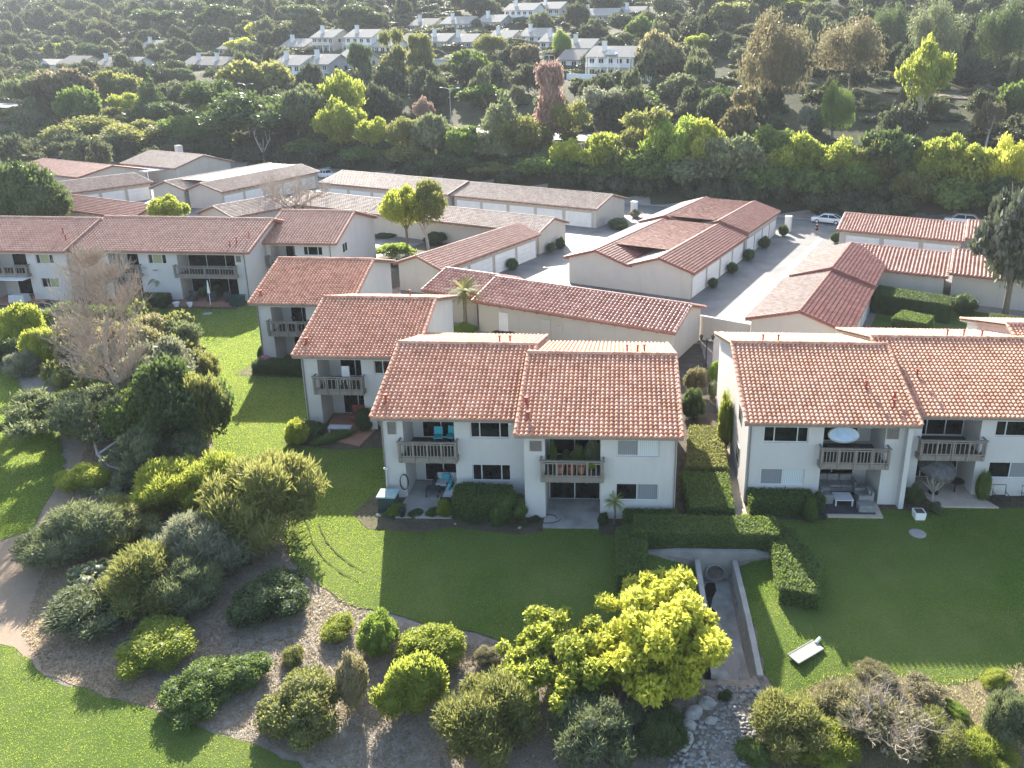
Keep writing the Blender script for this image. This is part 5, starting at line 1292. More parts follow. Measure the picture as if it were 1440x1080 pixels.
# ------------------------------------------------------------------ the tree belt along the lane
belt = [ # kind, leaf, cx, top, width, v, crown0, label
 ('loose','olive',120,166,100,105,.3,'broad yellow-olive tree over the far-left garage roofs, left part'),
 ('loose','olive',195,170,110,107,.25,'broad olive tree over the far-left garage roofs, right part'),
 ('round','dark',40,180,80,112,.2,'dark tree at the left edge above the bungalow'),
 ('round','dark',240,168,60,150,.15,'dark bushy tree just right of the broad yellow-olive one'),
 ('airy','yellow',175,130,44,165,.2,'bright yellow tree rising behind the broad olive one'),
 ('mound','dark',225,142,60,160,.1,'round dark tree behind the bungalow with the pergola'),
 ('loose','yellow',292,148,46,150,.2,'yellow-topped tree beside the huge dark oak'),
 ('loose','dark',362,130,140,142,.12,'huge dark oak in the middle of the left belt'),
 ('loose','grey',430,120,76,150,.12,'grey-green tree leaning against the dark oak'),
 ('loose','yellow',478,142,62,138,.2,'golden-edged tree right of the dark oak'),
 ('airy','yellow',484,98,60,172,.2,'tall bright yellow tree below the hillside houses'),
 ('loose','yellow',528,166,50,140,.2,'yellow-green tree over the lane, first of the row by the street lamp'),
 ('loose','olive',570,164,46,140,.2,'olive tree over the lane left of the street lamp'),
 ('round','grey',608,160,54,142,.15,'round grey-green tree just left of the street lamp'),
 ('round','green',655,178,44,138,.15,'bright-topped bushy tree just right of the street lamp'),
 ('conifer','grey',705,122,86,150,.02,'tall grey-green pine left of the pink-topped tree'),
 ('tall','pink',772,94,52,168,.15,'tall pink-topped tree standing before the road'),
 ('airy','olive',800,140,60,168,.3,'slender tree with a forked pale trunk at the bright road'),
 ('airy','silver',848,118,70,205,.15,'wide silvery tree on the slope above the bright road'),
 ('loose','gold',800,196,52,136,.1,'low golden-brown tree below the bright road'),
 ('loose','olive',30,150,90,140,.1,'olive tree above the bungalow at the left edge'),
 ('round','green',85,190,60,100,.1,'green bushy tree behind the far-left white cars'),
 ('round','grey',155,205,60,96,.05,'grey bush in front of the broad olive tree'),
 ('loose','green',270,160,70,128,.1,'green tree left of the huge dark oak'),
 ('loose','olive',735,165,70,150,.1,'olive tree between the pine and the pink-topped tree'),
 ('loose','green',1085,178,80,148,.1,'mid-green tree filling the belt above the utility cabinet'),
 ('loose','yellow',1340,190,70,150,.1,'yellow-green tree behind the big yellow feathery one'),
 ('loose','olive',1230,200,70,146,.1,'olive tree left of the dark glossy round one'),
 ('round','olive',700,228,60,130,.05,'low olive bush over the pale garage roof'),
 ('round','yellow',850,190,60,138,.1,'yellowish tree right of the bright road gap'),
 ('tall','olive',905,158,90,142,.05,'tall dense olive tree right of the road gap'),
 ('loose','bright',950,168,76,140,.1,'bright yellow-green tree behind the red-roofed block'),
 ('loose','yellow',992,172,66,142,.1,'yellow-tipped tree right of the bright green one'),
 ('round','grey',1040,192,84,136,.05,'silvery round bush above the utility cabinet'),
 ('tall','rust',1045,128,54,172,.1,'brown-topped slim tree on the road bank'),
 ('loose','yellow',1130,192,72,140,.1,'yellow tree above the white sedan, right side'),
 ('airy','gold',1117,230,30,134,.2,'small glowing golden tree above the white sedan'),
 ('loose','yellow',1190,198,66,142,.1,'yellow feathery tree above the lane garage, left one'),
 ('round','dark',1258,184,76,144,.05,'dark glossy round tree between yellow ones'),
 ('loose','yellow',1312,204,56,142,.1,'yellow tree right of the dark glossy one'),
 ('loose','yellow',1375,205,80,140,.1,'big yellow feathery tree near the right edge'),
 ('loose','gold',1428,196,56,140,.1,'golden tree cut by the right edge'),
 ('round','green',1215,230,60,134,.05,'green bushy tree low above the lane garage'),
 ('round','olive',1290,235,64,134,.05,'olive bushy tree low above the lane garage'),
 ('round','grey',985,215,80,132,.05,'grey-green bush low behind the red-roofed block'),
 ('round','green',905,215,70,132,.05,'green bush lowest behind the red-roofed block, left of the grey one'),
 ('round','green',840,225,60,132,.05,'green bush low behind the long pale-roofed row'),
 ('round','green',770,215,80,132,.05,'green bush low in the belt below the pink-topped tree'),
 ('round','dark',640,215,80,132,.05,'dark bush low in the belt below the street lamp'),
 ('round','olive',580,205,60,134,.05,'olive bush low in the belt over the parked cars'),
 ('round','green',520,205,70,134,.05,'green bush low in the belt left of the parked cars'),
 ('round','green',440,195,80,136,.05,'green bush low in the belt over the white pickup'),
 ('round','dark',290,195,80,138,.05,'dark bush low behind the pergola bungalow'),
 ('round','green',1080,225,70,132,.05,'green bush low in the belt left of the white sedan'),
 ('round','green',1160,240,70,130,.05,'dark green bush low behind the white sedan'),
 ('round','green',1350,250,80,130,.05,'green bush low in the belt near the right edge'),
 ('round','dark',1420,250,70,130,.05,'dark bush low in the belt at the right edge'),
]
GT = 'trees in the belt along the lane'
for kd, lf, cx, ty, w, v, c0, lab in belt:
    plant('tree' if c0 > .06 else 'bush', 'tree' if c0 > .06 else 'bush', lab, kd, lf, cx, 0, ty, w*1.3, group=GT, v=(127+(v-127)*.28 if v < 200 else 161), crown0=c0*.6, trunk=True)
# ------------------------------------------------------------------ trees on the hillside
hillT = [ # kind, leaf, cx, base, top, width, crown0, label
 ('loose','dark',70,160,100,90,.1,'dark rounded tree below the left houses, at the left edge'),
 ('tall','grey',50,190,115,70,.1,'grey-green tree mass at far left below the houses'),
 ('round','brown',100,165,98,70,.1,'brown-topped tree below the far-left pale gable'),
 ('round','olive',168,155,102,66,.1,'wide olive dome below the white-roofed house'),
 ('round','green',120,185,125,56,.1,'green tree in front of the brown-topped one'),
 ('conifer','dark',215,165,98,50,.02,'dark conical tree beside the olive dome'),
 ('mound','dark',255,120,95,40,.1,'dark clump below the long brown roof'),
 ('loose','dark',300,170,112,80,.1,'large dark tree with deep shade below the long brown roof'),
 ('round','olive',365,145,88,84,.1,'olive tree in front of the white two-storey hillside house'),
 ('mound','dark',130,82,60,34,.1,'dark round tree beside the farthest-left white house'),
 ('round','dark',248,78,58,40,.1,'dark round clump right of the farthest-left white house'),
 ('loose','yellow',85,80,62,36,.1,'yellow-green round tree left of the farthest-left white house'),
 ('airy','gold',362,60,32,30,.2,'orange-tinged tree above the long brown roof'),
 ('round','gold',340,75,55,36,.1,'small golden-green tree among the upper-left roofs'),
 ('tall','dark',225,50,14,80,.1,'dark tall grove on the left skyline above the white house'),
 ('tall','dark',320,50,10,80,.1,'dark tall grove right of the left skyline grove'),
 ('tall','grey',425,50,10,80,.1,'hazy tall trees above the middle-left houses'),
 ('tall','dark',510,48,10,70,.1,'dark hazy trees above the middle houses'),
 ('tall','olive',555,118,46,44,.05,'tall olive tree among the middle houses, left of a pair'),
 ('tall','olive',590,115,48,40,.05,'tall olive tree among the middle houses, right of a pair'),
 ('tall','dark',512,118,60,34,.05,'dark narrow tree left of the olive pair'),
 ('round','green',660,120,72,54,.1,'green tree by the glaring pale roof'),
 ('loose','olive',690,85,48,44,.1,'yellowish tree between the two middle rows of houses'),
 ('round','rust',740,95,62,40,.1,'brownish tree left of the white pergola'),
 ('clip','bright',790,78,44,24,.02,'bright clipped conical tree left of the big white house'),
 ('round','khaki',925,108,50,66,.1,'big brownish round tree right of the big white house'),
 ('loose','yellow',985,75,48,40,.1,'yellowish tree above the brownish round one'),
 ('round','green',900,60,25,36,.1,'green tree by the uppermost white house'),
 ('weeping','rust',1080,175,22,110,.22,'large drooping brown-grey eucalyptus with a forked dark trunk'),
 ('weeping','rust',1195,130,28,110,.25,'wide drooping rusty eucalyptus in the upper right'),
 ('airy','yellow',1290,190,52,74,.35,'pale yellow airy tree on two white stems'),
 ('weeping','grey',1310,110,5,90,.1,'dark hanging eucalyptus grove at the upper right, left part'),
 ('weeping','dark',1400,120,5,80,.28,'dark hanging eucalyptus with a bare black trunk near the upper right corner'),
 ('weeping','dark',1250,80,8,60,.1,'dark hanging eucalyptus behind the pale yellow tree'),
 ('airy','rust',1385,210,138,40,.35,'small rust-leaved tree on thin white stems at the right'),
 ('weeping','green',1170,195,118,56,.05,'soft green weeping tree under the rusty eucalyptus'),
 ('round','silver',1140,190,150,34,.2,'small silvery bare-ish tree on the dark slope'),
 ('loose','dark',1010,170,120,60,.05,'dark bush mass on the slope left of the forked eucalyptus'),
 ('round','grey',960,140,105,60,.05,'grey-green bush on the slope below the glaring window'),
 ('loose','green',1240,60,20,50,.1,'green tree on the top right ridge'),
 ('loose','yellow',1100,20,-6,70,.1,'yellow-green shrubby crest at the top right'),
 ('round','olive',1030,40,5,60,.1,'olive shrubby crest right of the uppermost house'),
 ('round','green',620,140,118,50,.05,'green bush right of the street lamp head'),
 ('round','dark',530,165,130,60,.05,'dark bush on the shaded road slope'),
 ('loose','pink',598,180,138,28,.2,'thin pinkish bare tree left of the street lamp'),
 ('round','green',680,150,120,60,.05,'green bush above the pine on the road slope'),
 ('round','dark',860,150,118,50,.05,'dark bush right of the pink-topped tree'),
 ('round','green',900,165,130,60,.05,'green bush on the slope below the big white house'),
 ('round','green',1425,170,115,46,.05,'green bush on the slope at the right edge'),
 ('round','grey',1330,200,180,30,.1,'small pale bush on the road edge at right'),
]
GHl = 'trees on the hillside'
for kd, lf, cx, by, ty, w, c0, lab in hillT:
    plant('tree' if c0 > .06 else 'bush', 'tree' if c0 > .06 else 'bush', lab, kd, lf, cx, by, ty, w*(1.0 if kd == 'weeping' else 1.2), group=GHl, crown0=c0*.7, trunk=True, bark='bark_pale' if 'white stem' in lab else 'bark')
# grass blades on the lawns
def grass(name, label, polys, dens, seed, h=(.03, .075), w=.011, mat='blade'):
    R = np.random.default_rng(seed); P = []
    for B in polys:
        X = np.array([p.x for p in B]); Y = np.array([p.y for p in B])
        x0, x1, y0, y1 = max(X.min(), -75), min(X.max(), 32), Y.min(), min(Y.max(), 78); y0 = max(y0, 18)
        n = int((x1-x0)*(y1-y0)*dens); x = R.uniform(x0, x1, n); y = R.uniform(y0, y1, n)
        keep = R.random(n) < np.clip(1.35-(y-18)/48, .22, 1); x, y = x[keep], y[keep]
        c = np.zeros(len(x), bool)
        for i in range(len(X)):
            a, b = (X[i], Y[i]), (X[(i+1) % len(X)], Y[(i+1) % len(X)])
            if a[1] == b[1]: continue
            cr = ((a[1] > y) != (b[1] > y)) & (x < (b[0]-a[0])*(y-a[1])/(b[1]-a[1])+a[0]); c ^= cr
        P.append(np.stack([x[c], y[c]], 1))
    P = np.vstack(P); n = len(P); z = np.array([tz(a, b) for a, b in P])+.03
    a = R.uniform(0, 6.28, n); hh = R.uniform(*h, n)*(1+(P[:,1]-20)/90); ww = w*(1+(P[:,1]-20)/45)*R.uniform(.7,1.3,n)
    lean = R.normal(size=(n,2))*(hh[:,None]*.5 if mat != 'chip' else .05)
    A = np.stack([P[:,0]-np.cos(a)*ww, P[:,1]-np.sin(a)*ww, z], 1); Bq = np.stack([P[:,0]+np.cos(a)*ww, P[:,1]+np.sin(a)*ww, z], 1)
    T = np.stack([P[:,0]+lean[:,0], P[:,1]+lean[:,1], z+hh], 1)
    V = np.stack([A, Bq, T], 1).reshape(-1,3); me = np_mesh(name, V, np.arange(3*n).reshape(-1,3))
    o = link_mesh(name, me, M[mat] if mat in M else L[mat]); props(o, label, 'grass', kind='stuff')
grass('grass', 'short green turf of the lawns, rough and bright where the sun grazes it', GRASSY, 520, 3, (.02, .048), .009)
grass('dry_grass', 'dry straw-coloured grass with green tufts on the bank at lower right', DRYB, 170, 5, (.06, .16), .012, 'dry_blade')
MULCH = [Vector(p) for p in gpoly((30, 890), (60, 800), (130, 600), (300, 640), (400, 765), (425, 812), (560, 880), (740, 925), (1000, 975), (1000, 1200), (450, 1200), (440, 1075), (300, 1028), (225, 999), (150, 981), (62, 945))]
grass('wood_chips', 'scattered pale wood chips and leaf litter on the mulched slope', [MULCH], 260, 8, (.01, .05), .032, 'chip')
# ------------------------------------------------------------------ houses on the hillside
def hill_house(label, cx, by, wpx, storeys=2, roof='roof_grey', wall='wall_far', depth=9, chim=1, deck=True, yaw=0., pitch=.52, gable=False, base_up=-1.0, grand=False):
    x, y, z = ground(cx, by); dep = VIEW[2] @ np.array([x, y, z-H]); w = wpx*dep/FPX; SH = 3.0; hh = SH*storeys; w *= 1.08; depth += 2
    t = thing('hillside_house', label, 'house', (x, y, z+base_up), -YB+rad(yaw), 'houses on the hillside')
    b = MB(); rz = hh+depth/2*pitch; ov = .6
    if gable:    # gable end to the valley
        b.box(-w/2, 0, -3, w/2, depth, hh-.05); b.add([(-w/2,0,hh-.049),(w/2,0,hh-.049),(0,0,hh+w/2*pitch-.1)], [(0,1,2)]); b.add([(-w/2,depth,hh-.049),(w/2,depth,hh-.049),(0,depth,hh+w/2*pitch-.1)], [(0,1,2)])
    else:
        b.box(-w/2, 0, -3, w/2, depth, hh-.05)
        for s in (-w/2, w/2): b.add([(s,0,hh-.049),(s,depth,hh-.049),(s,depth/2,rz-.1)], [(0,1,2)])
    b.build('wall', M[wall], t)
    r = MB()
    if gable: pl = [((-w/2-ov,-ov),(-w/2-ov,depth+ov),(0,depth+ov),(0,-ov)), ((w/2+ov,-ov),(w/2+ov,depth+ov),(0,depth+ov),(0,-ov))]; k0, k1 = hh-ov*pitch, hh+w/2*pitch
    else: pl = [((-w/2-ov,-ov),(w/2+ov,-ov),(w/2+ov,depth/2),(-w/2-ov,depth/2)), ((-w/2-ov,depth+ov),(w/2+ov,depth+ov),(w/2+ov,depth/2),(-w/2-ov,depth/2))]; k0, k1 = hh-ov*pitch, rz
    for a, c, d, e in pl:
        v = [(*a,k0),(*c,k0),(*d,k1),(*e,k1)]; v += [(p[0],p[1],p[2]-.25) for p in v]
        r.add(v, [(0,1,2,3),(7,6,5,4),(0,1,5,4),(1,2,6,5),(2,3,7,6),(3,0,4,7)])
    ro = r.build('roof', M[roof], t)
    for i in range(chim):
        c = MB(); xx = w*(-.22+.45*i); c.box(xx-.6, depth*.22, hh-.3, xx+.6, depth*.22+1, rz+1.1); c.box(xx-.7, depth*.22-.1, rz+1.101, xx+.7, depth*.22+1.1, rz+1.3); c.build('chimney', M['wall_far'], ro)
    n = max(2, int(w/2.6))
    for s in range(storeys):
        for i in range(n):
            xx = -w/2+w*(i+.5)/n
            window(t, (0,0,0), xx-.85, xx+.85, .7+s*SH, 2.3+s*SH, -.035, 2, 'g', 'white', t=.1)
    for yy in (depth*.3, depth*.7):
        p = MB(); p.box(w/2+.003, yy-.6, hh-1.9, w/2+.03, yy+.6, hh-.7); p.build('window', M['glass'], t)
    if deck:
        d = MB(); z0 = 2.9*(storeys-1); d.box(-w/2+.2, -2.0, z0-.05, w/2-.2, -.04, z0+.12)
        for i in range(4): xx = -w/2+.35+(w-.7)*i/3; d.box(xx-.1, -1.95, -3, xx+.1, -1.75, z0-.052)
        do = d.build('deck', M['white'], t)
        q = MB(); q.box(-w/2+.2, -2.0, z0+1.0, w/2-.2, -1.9, z0+1.1)
        for i in range(int(w/.5)): xx = -w/2+.25+(w-.5)*i/max(1, int(w/.5)-1); q.box(xx-.05, -1.98, z0+.121, xx+.05, -1.92, z0+.999)
        q.build('railing', M['white'], do)
    if grand:
        g = MB()
        for i in range(5): xx = -w/2+.4+(w-.8)*i/4; g.box(xx-.14, -1.7, .122, xx+.14, -1.42, hh-.3)
        g.build('colonnade', M['white'], t)
        g = MB(); g.box(-1.6, -.6, hh+.2, 1.6, depth*.3, hh+.35); g.add([(-1.7,-.7,hh+.36),(1.7,-.7,hh+.36),(0,-.7,hh+1.7),(-1.7,depth*.4,hh+1.2),(1.7,depth*.4,hh+1.2),(0,depth*.4,hh+1.75)], [(0,1,2),(0,2,5,3),(1,4,5,2)]); g.build('dormer', M['wall_far'], t)
    return t
HH = [ # label, cx, base, width px, kwargs
 ('pale bluish gable end peeping out at the far left of the hillside', 64, 97, 24, dict(storeys=1, gable=True, deck=False, chim=0)),
 ('low brown-roofed house right of the bluish gable', 98, 96, 44, dict(storeys=1, roof='roof_far', wall='wall_tan', deck=False, chim=0)),
 ('brown-roofed house with a pale chimney left of the bright white roof', 148, 98, 38, dict(storeys=1, roof='roof_far', wall='wall_tan')),
 ('small white house with a bright glaring roof on the lower left row', 178, 98, 26, dict(storeys=1, deck=False, chim=0, roof='roof_grey')),
 ('white house standing alone on the upper left among dark clumps', 212, 72, 44, dict(storeys=1)),
 ('long brown-roofed house with two chimneys on the lower left row', 285, 98, 76, dict(storeys=1, roof='roof_far', wall='wall_tan', chim=2, deck=False)),
 ('brown house with a long sloping roof among upper-left trees', 328, 76, 52, dict(storeys=1, roof='roof_far', wall='wall_tan', chim=1, deck=False)),
 ('white two-storey house with a balcony and white gable on the lower row', 405, 114, 46, dict(storeys=2)),
 ('grey house joined to the right of the white two-storey one', 447, 112, 40, dict(storeys=2, wall='wall_grey')),
 ('grey low house behind the tall yellow tree', 490, 104, 34, dict(storeys=2, wall='wall_grey', chim=0)),
 ('house with a bulky white chimney at the left of the middle row', 412, 72, 40, dict(storeys=1, wall='wall_tan')),
 ('house with a deck in the middle row, left of the bright white gable', 455, 72, 36, dict(storeys=2, wall='wall_tan')),
 ('house with a broad white gable end in the middle row', 505, 72, 44, dict(storeys=2)),
 ('house with a pale roof just right of the broad white gable', 538, 72, 28, dict(storeys=1, chim=0, deck=False)),
 ('grey-walled house with a pale roof right of the tall olive pair', 612, 66, 34, dict(storeys=1, wall='wall_grey', deck=False)),
 ('grey-walled house with a chimney, next in the row', 646, 66, 38, dict(storeys=1, wall='wall_grey')),
 ('pale house on the upper row with two gables', 640, 40, 44, dict(storeys=1, deck=False)),
 ('house with a sunlit cream roof above the yellowish trees', 702, 62, 34, dict(storeys=1, wall='wall_tan', deck=False)),
 ('house with a greenish porch on the topmost row', 730, 32, 44, dict(storeys=2)),
 ('house with a chimney and pale roof above the white pergola', 748, 58, 36, dict(storeys=1)),
 ('brown-walled house half hidden by a green tree on the topmost row', 770, 30, 36, dict(storeys=2, wall='wall_tan')),
 ('pale house left of the clipped conical tree', 775, 66, 34, dict(storeys=1)),
 ('house with a big square chimney on the topmost row', 835, 28, 60, dict(storeys=1, wall='wall_tan')),
 ('house joined behind the left of the big white house', 812, 76, 38, dict(storeys=1, chim=1, deck=False)),
 ('big white two-storey house with balconies and a dormer', 858, 104, 66, dict(storeys=2, chim=1, grand=True)),
 ('tan house with a low roof left of the pale two-gabled house on the upper row', 592, 42, 36, dict(storeys=1, wall='wall_tan', roof='roof_far', deck=False)),
 ('grey low house between the two-gabled house and the greenish porch', 688, 38, 34, dict(storeys=1, wall='wall_grey', deck=False)),
 ('brown-roofed house in the middle row left of the grey-walled pair', 575, 66, 32, dict(storeys=1, wall='wall_tan', roof='roof_far', deck=False, chim=0)),
 ('low tan house right of the big square chimney on the topmost row', 885, 26, 34, dict(storeys=1, wall='wall_tan', deck=False)),
 ('brown-roofed house low between the white pergola and the big white house', 800, 92, 30, dict(storeys=1, wall='wall_far', roof='roof_far', deck=False, chim=0)),
 ('grey house half buried in trees left of the glaring pavilion', 560, 96, 34, dict(storeys=1, wall='wall_grey', deck=False)),
 ('greyish house with a terrace wall at the top right of the houses', 930, 26, 44, dict(storeys=1, wall='wall_grey', deck=False, chim=0)),
]
for lab, cx, by, w, kw in HH: hill_house(lab, cx, by, w, **kw)
x, y, z = ground(617, 96); t = thing('pavilion', 'glaring white flat-roofed pavilion below the middle row', 'pavilion', (x, y, z), -YB)
b = MB(); b.box(-6, 0, -1, 6, 5, 2.6); b.build('wall', M['wall_far'], t); b = MB(); b.box(-6.4, -.5, 2.602, 6.4, 5.5, 2.9); b.build('roof', M['white'], t)
x, y, z = ground(757, 90); t = thing('pergola', 'white pergola with slender posts below the conical tree', 'pergola', (x, y, z), -YB)
b = MB(); b.box(-4, 0, 2.5, 4, 3, 2.75)
for i in range(5): b.box(-3.9+i*1.9, .1, -.5, -3.7+i*1.9, .3, 2.498)
b.build('frame', M['white'], t)
for lab, cx, by, L_, hgt in (('long pale terrace wall under the big white house', 855, 112, 26, 1.4), ('grey retaining wall below the greyish house at the top', 925, 33, 26, 2.0)):
    x, y, z = ground(cx, by); t = thing('terrace_wall', lab, 'wall', (x, y, z), -YB); b = MB(); b.box(-L_/2, 0, -1.5, L_/2, .4, hgt); b.build('wall_body', M['white'], t)
# ------------------------------------------------------------------ street lamps
def street_lamp(label, cx, v, ty):
    x, y, z = on_v(cx, ty, v); z0 = tz(x, y); h = z-z0
    t = thing('street_lamp', label, 'street lamp', (x, y, z0), -YB, 'twin-armed street lamps along the road')
    b = MB(); b.tube([(0,0,-.2),(0,0,h*.5),(0,0,h-.2)], [.13, .1, .07], 8); b.build('pole', M['lane_concrete'], t)
    for s in (-1, 1):
        a = MB(); a.tube([(0,0,h-.3),(s*.7,0,h-.05),(s*1.9,0,h+.1)], [.05,.045,.04], 6); ao = a.build('arm', M['alu'], t)
        l = MB(); l.obox((s*2.3, 0, h+.1), (.9, .34, .16), taper=.7); l.build('lamp_head', M['white'], ao)
street_lamp('twin-armed street lamp on the road before the middle of the hillside', 632, 148, 124)
street_lamp('twin-armed street lamp above the huge dark oak', 345, 148, 118)
street_lamp('twin-armed street lamp among the left hillside trees, farthest left', 113, 148, 118)
# lantern post in the gap
x, y, z = 7.05, 57.0, 0
t = thing('lantern_post', 'black post with two lanterns standing in the gap by the rounded white wall', 'street lamp', (x, y, z))
b = MB(); b.tube([(0,0,0),(0,0,2.3)], .05, 8); b.tube([(-.45,0,2.2),(0,0,2.05),(.45,0,2.2)], .03, 6); b.lathe([(.12,0),(.12,.1),(.06,.2)], n=10); b.build('pole', M['black'], t)
for s in (-1, 1):
    l = MB(); l.lathe([(.07,0),(.15,.28),(.17,.3),(.03,.45)], (s*.45, 0, 2.2), 6); l.build('lantern', M['dark_metal'], t)
# ------------------------------------------------------------------ cars
def car(label, x, y, z, yaw, paint='car_white', kind='sedan', group=None, cat='car'):
    t = thing('parked_car', label, cat, (x, y, z), yaw, group)
    suv = kind != 'sedan'; L_, W2, up = 4.7, .9, .18 if suv else 0
    prof = [(-2.35,.45,.62),(-2.3,.85+up,.8),(-1.5,.93+up,.86),(-.6,.97+up,.9),(.7,.97+up,.9),(1.7,.95+up,.88),(2.25,.9+up,.82),(2.36,.5,.68)]
    b = MB(); v = []
    for px, zt, hw in prof:
        v += [(px,-hw*.96,.28),(px,-hw,.55),(px,-hw*.95,zt-.06),(px,-hw*.82,zt),(px,hw*.82,zt),(px,hw*.95,zt-.06),(px,hw,.55),(px,hw*.96,.28)]
    f = []
    for i in range(len(prof)-1):
        for k in range(8): f.append((i*8+k, i*8+(k+1)%8, i*8+8+(k+1)%8, i*8+8+k))
    f += [tuple(range(7,-1,-1)), tuple(len(v)-8+k for k in range(8))]
    b.add(v, f); b.build('body', M[paint], t, smooth=False, bevel=.03)
    zr = 1.44+up*1.5
    x0, x1, x2, x3 = ((-1.25, -.55, .95, 1.85) if kind == 'sedan' else (-1.3, -.6, 1.6, 2.2))
    if kind == 'pickup': x2, x3 = .55, .75
    g = MB(); zb = .96+up
    a = [(x0,-.78,zb),(x3,-.78,zb),(x3,.78,zb),(x0,.78,zb),(x1,-.62,zr-.03),(x2,-.62,zr-.03),(x2,.62,zr-.03),(x1,.62,zr-.03)]
    g.add(a, [(0,1,5,4),(1,2,6,5),(2,3,7,6),(3,0,4,7)]); g.build('windows', M['glass'], t)
    r = MB(); r.add([(x1-.03,-.64,zr-.04),(x2+.03,-.64,zr-.04),(x2+.03,.64,zr-.04),(x1-.03,.64,zr-.04),(x1+.15,-.5,zr+.03),(x2-.15,-.5,zr+.03),(x2-.15,.5,zr+.03),(x1+.15,.5,zr+.03)], [(3,2,1,0),(4,5,6,7),(0,1,5,4),(1,2,6,5),(2,3,7,6),(3,0,4,7)])
    for s in (-1, 1):
        for xa, xb in ((x0,x1),((x1+x2)/2,(x1+x2)/2),(x3,x2)): r.tube([(xa,s*.79,zb),(xb,s*.63,zr-.03)], .045, 5)
    r.build('roof', M[paint], t)
    for sx in (-1.42, 1.42):
        for s in (-1, 1):
            w = MB(); w.tube([(sx, s*.74, .33),(sx, s*.93, .33)], .33, 16); wo = w.build('wheel', M['tyre'], t)
            q = MB(); q.tube([(sx, s*.931, .33),(sx, s*.95, .33)], .2, 12); q.build('rim', M['alu'], wo)
    for s in (-1, 1):
        q = MB(); q.obox((-2.3, s*.6, .72+up), (.12,.32,.14)); q.build('headlight', M['lamp_clear'], t)
        q = MB(); q.obox((2.31, s*.62, .78+up), (.1,.3,.15)); q.build('tail_light', M['lamp_red'], t)
    return t
GC = 'cars parked along the back lane'
yaw = -YB
car('white sedan parked on the back lane above the driveway', *uv2w(-19.2, 119.6), .01, yaw, group=GC)
car('white estate car half hidden behind the lane garage near the right edge', *uv2w(-.6, 124.4), .62, yaw, kind='suv', group=GC)
car('white pickup at the end of the long pale-roofed row, below the dark trees', *uv2w(-118.5, 118.5), .01, yaw, kind='pickup', group=GC)
car('dark car in tree shade behind the pale roof, left of the other two dark ones', *uv2w(-98, 119.4), .01, yaw, 'car_dark', group=GC)
car('dark car in tree shade behind the pale roof, middle of three', *uv2w(-88.5, 119.4), .01, yaw, 'car_dark', 'suv', group=GC)
car('dark car in tree shade behind the pale roof, nearest the roof joint', *uv2w(-83, 119.4), .01, yaw, 'car_dark', group=GC)
for i, (px, pn, kd, lab) in enumerate([(85, 'car_white', 'suv', 'white car in the far-left cluster beside the red roof, first from the left'), (93, 'car_silver', 'sedan', 'silver car in the middle of the far-left cluster'), (107, 'car_white', 'sedan', 'white car at the right of the far-left cluster')]):
    x, y, _ = gp(px, 229, .3); car(lab, x, y, .01, yaw+rad(75), pn, kd, group='cars in the far-left yard')
# ------------------------------------------------------------------ the person on the lane
x, y, _ = gp(1148, 330); t = thing('person', 'person in a dark top and shorts standing on the lane before the white sedan', 'person', (x, y, .01), rad(200))
def skin_fig(name, verts, edges, radii, mat, root):
    me = bpy.data.meshes.new(name); me.from_pydata(verts, edges, []); o = bpy.data.objects.new(name, me); COL.objects.link(o)
    md = o.modifiers.new('skin', 'SKIN'); md.use_smooth_shade = True
    for i, r in enumerate(radii):
        d = me.skin_vertices[0].data[i]; d.radius = r if isinstance(r, tuple) else (r, r); d.use_root = i == 0
    o.modifiers.new('sub', 'SUBSURF').levels = 1; me.materials.append(mat); o.parent = root; return o
pv = [(0,0,.94),(0,0,1.15),(0,.01,1.40),(0,.01,1.5),(0,-.01,1.6),(0,-.01,1.72),
      (.10,0,.88),(.11,0,.48),(.11,.02,.08),(.12,-.14,.03),(-.10,0,.88),(-.12,0,.48),(-.12,.02,.08),(-.13,-.14,.03),
      (.19,.01,1.40),(.25,.02,1.12),(.24,-.08,.88),(.24,-.1,.80),(-.19,.01,1.40),(-.25,.02,1.12),(-.24,-.08,.88),(-.24,-.1,.80)]
pe = [(0,1),(1,2),(2,3),(3,4),(4,5),(0,6),(6,7),(7,8),(8,9),(0,10),(10,11),(11,12),(12,13),(2,14),(14,15),(15,16),(16,17),(2,18),(18,19),(19,20),(20,21)]
pr_ = [(.15,.11),(.14,.10),(.15,.10),.055,.085,.085,.09,.06,.042,.035,.09,.06,.042,.035,.06,.045,.033,.03,.06,.045,.033,.03]
skin_fig('body', pv, pe, pr_, M['skin'], t)
skin_fig('shirt', [(0,0,.95),(0,0,1.18),(0,.01,1.40),(.2,.01,1.40),(.25,.02,1.2),(-.2,.01,1.40),(-.25,.02,1.2)], [(0,1),(1,2),(2,3),(3,4),(2,5),(5,6)], [(.18,.135),(.17,.13),(.17,.12),.075,.065,.075,.065], M['shirt'], t)
skin_fig('shorts', [(0,0,.93),(.105,0,.85),(.115,0,.55),(-.105,0,.85),(-.12,0,.55)], [(0,1),(1,2),(0,3),(3,4)], [(.175,.135),.11,.095,.11,.095], M['shirt'], t)
b = MB(); b.blob((0, .01, 1.72), .1, .115, .1, 10, 7); b.build('hair', M['hair'], t, smooth=True)
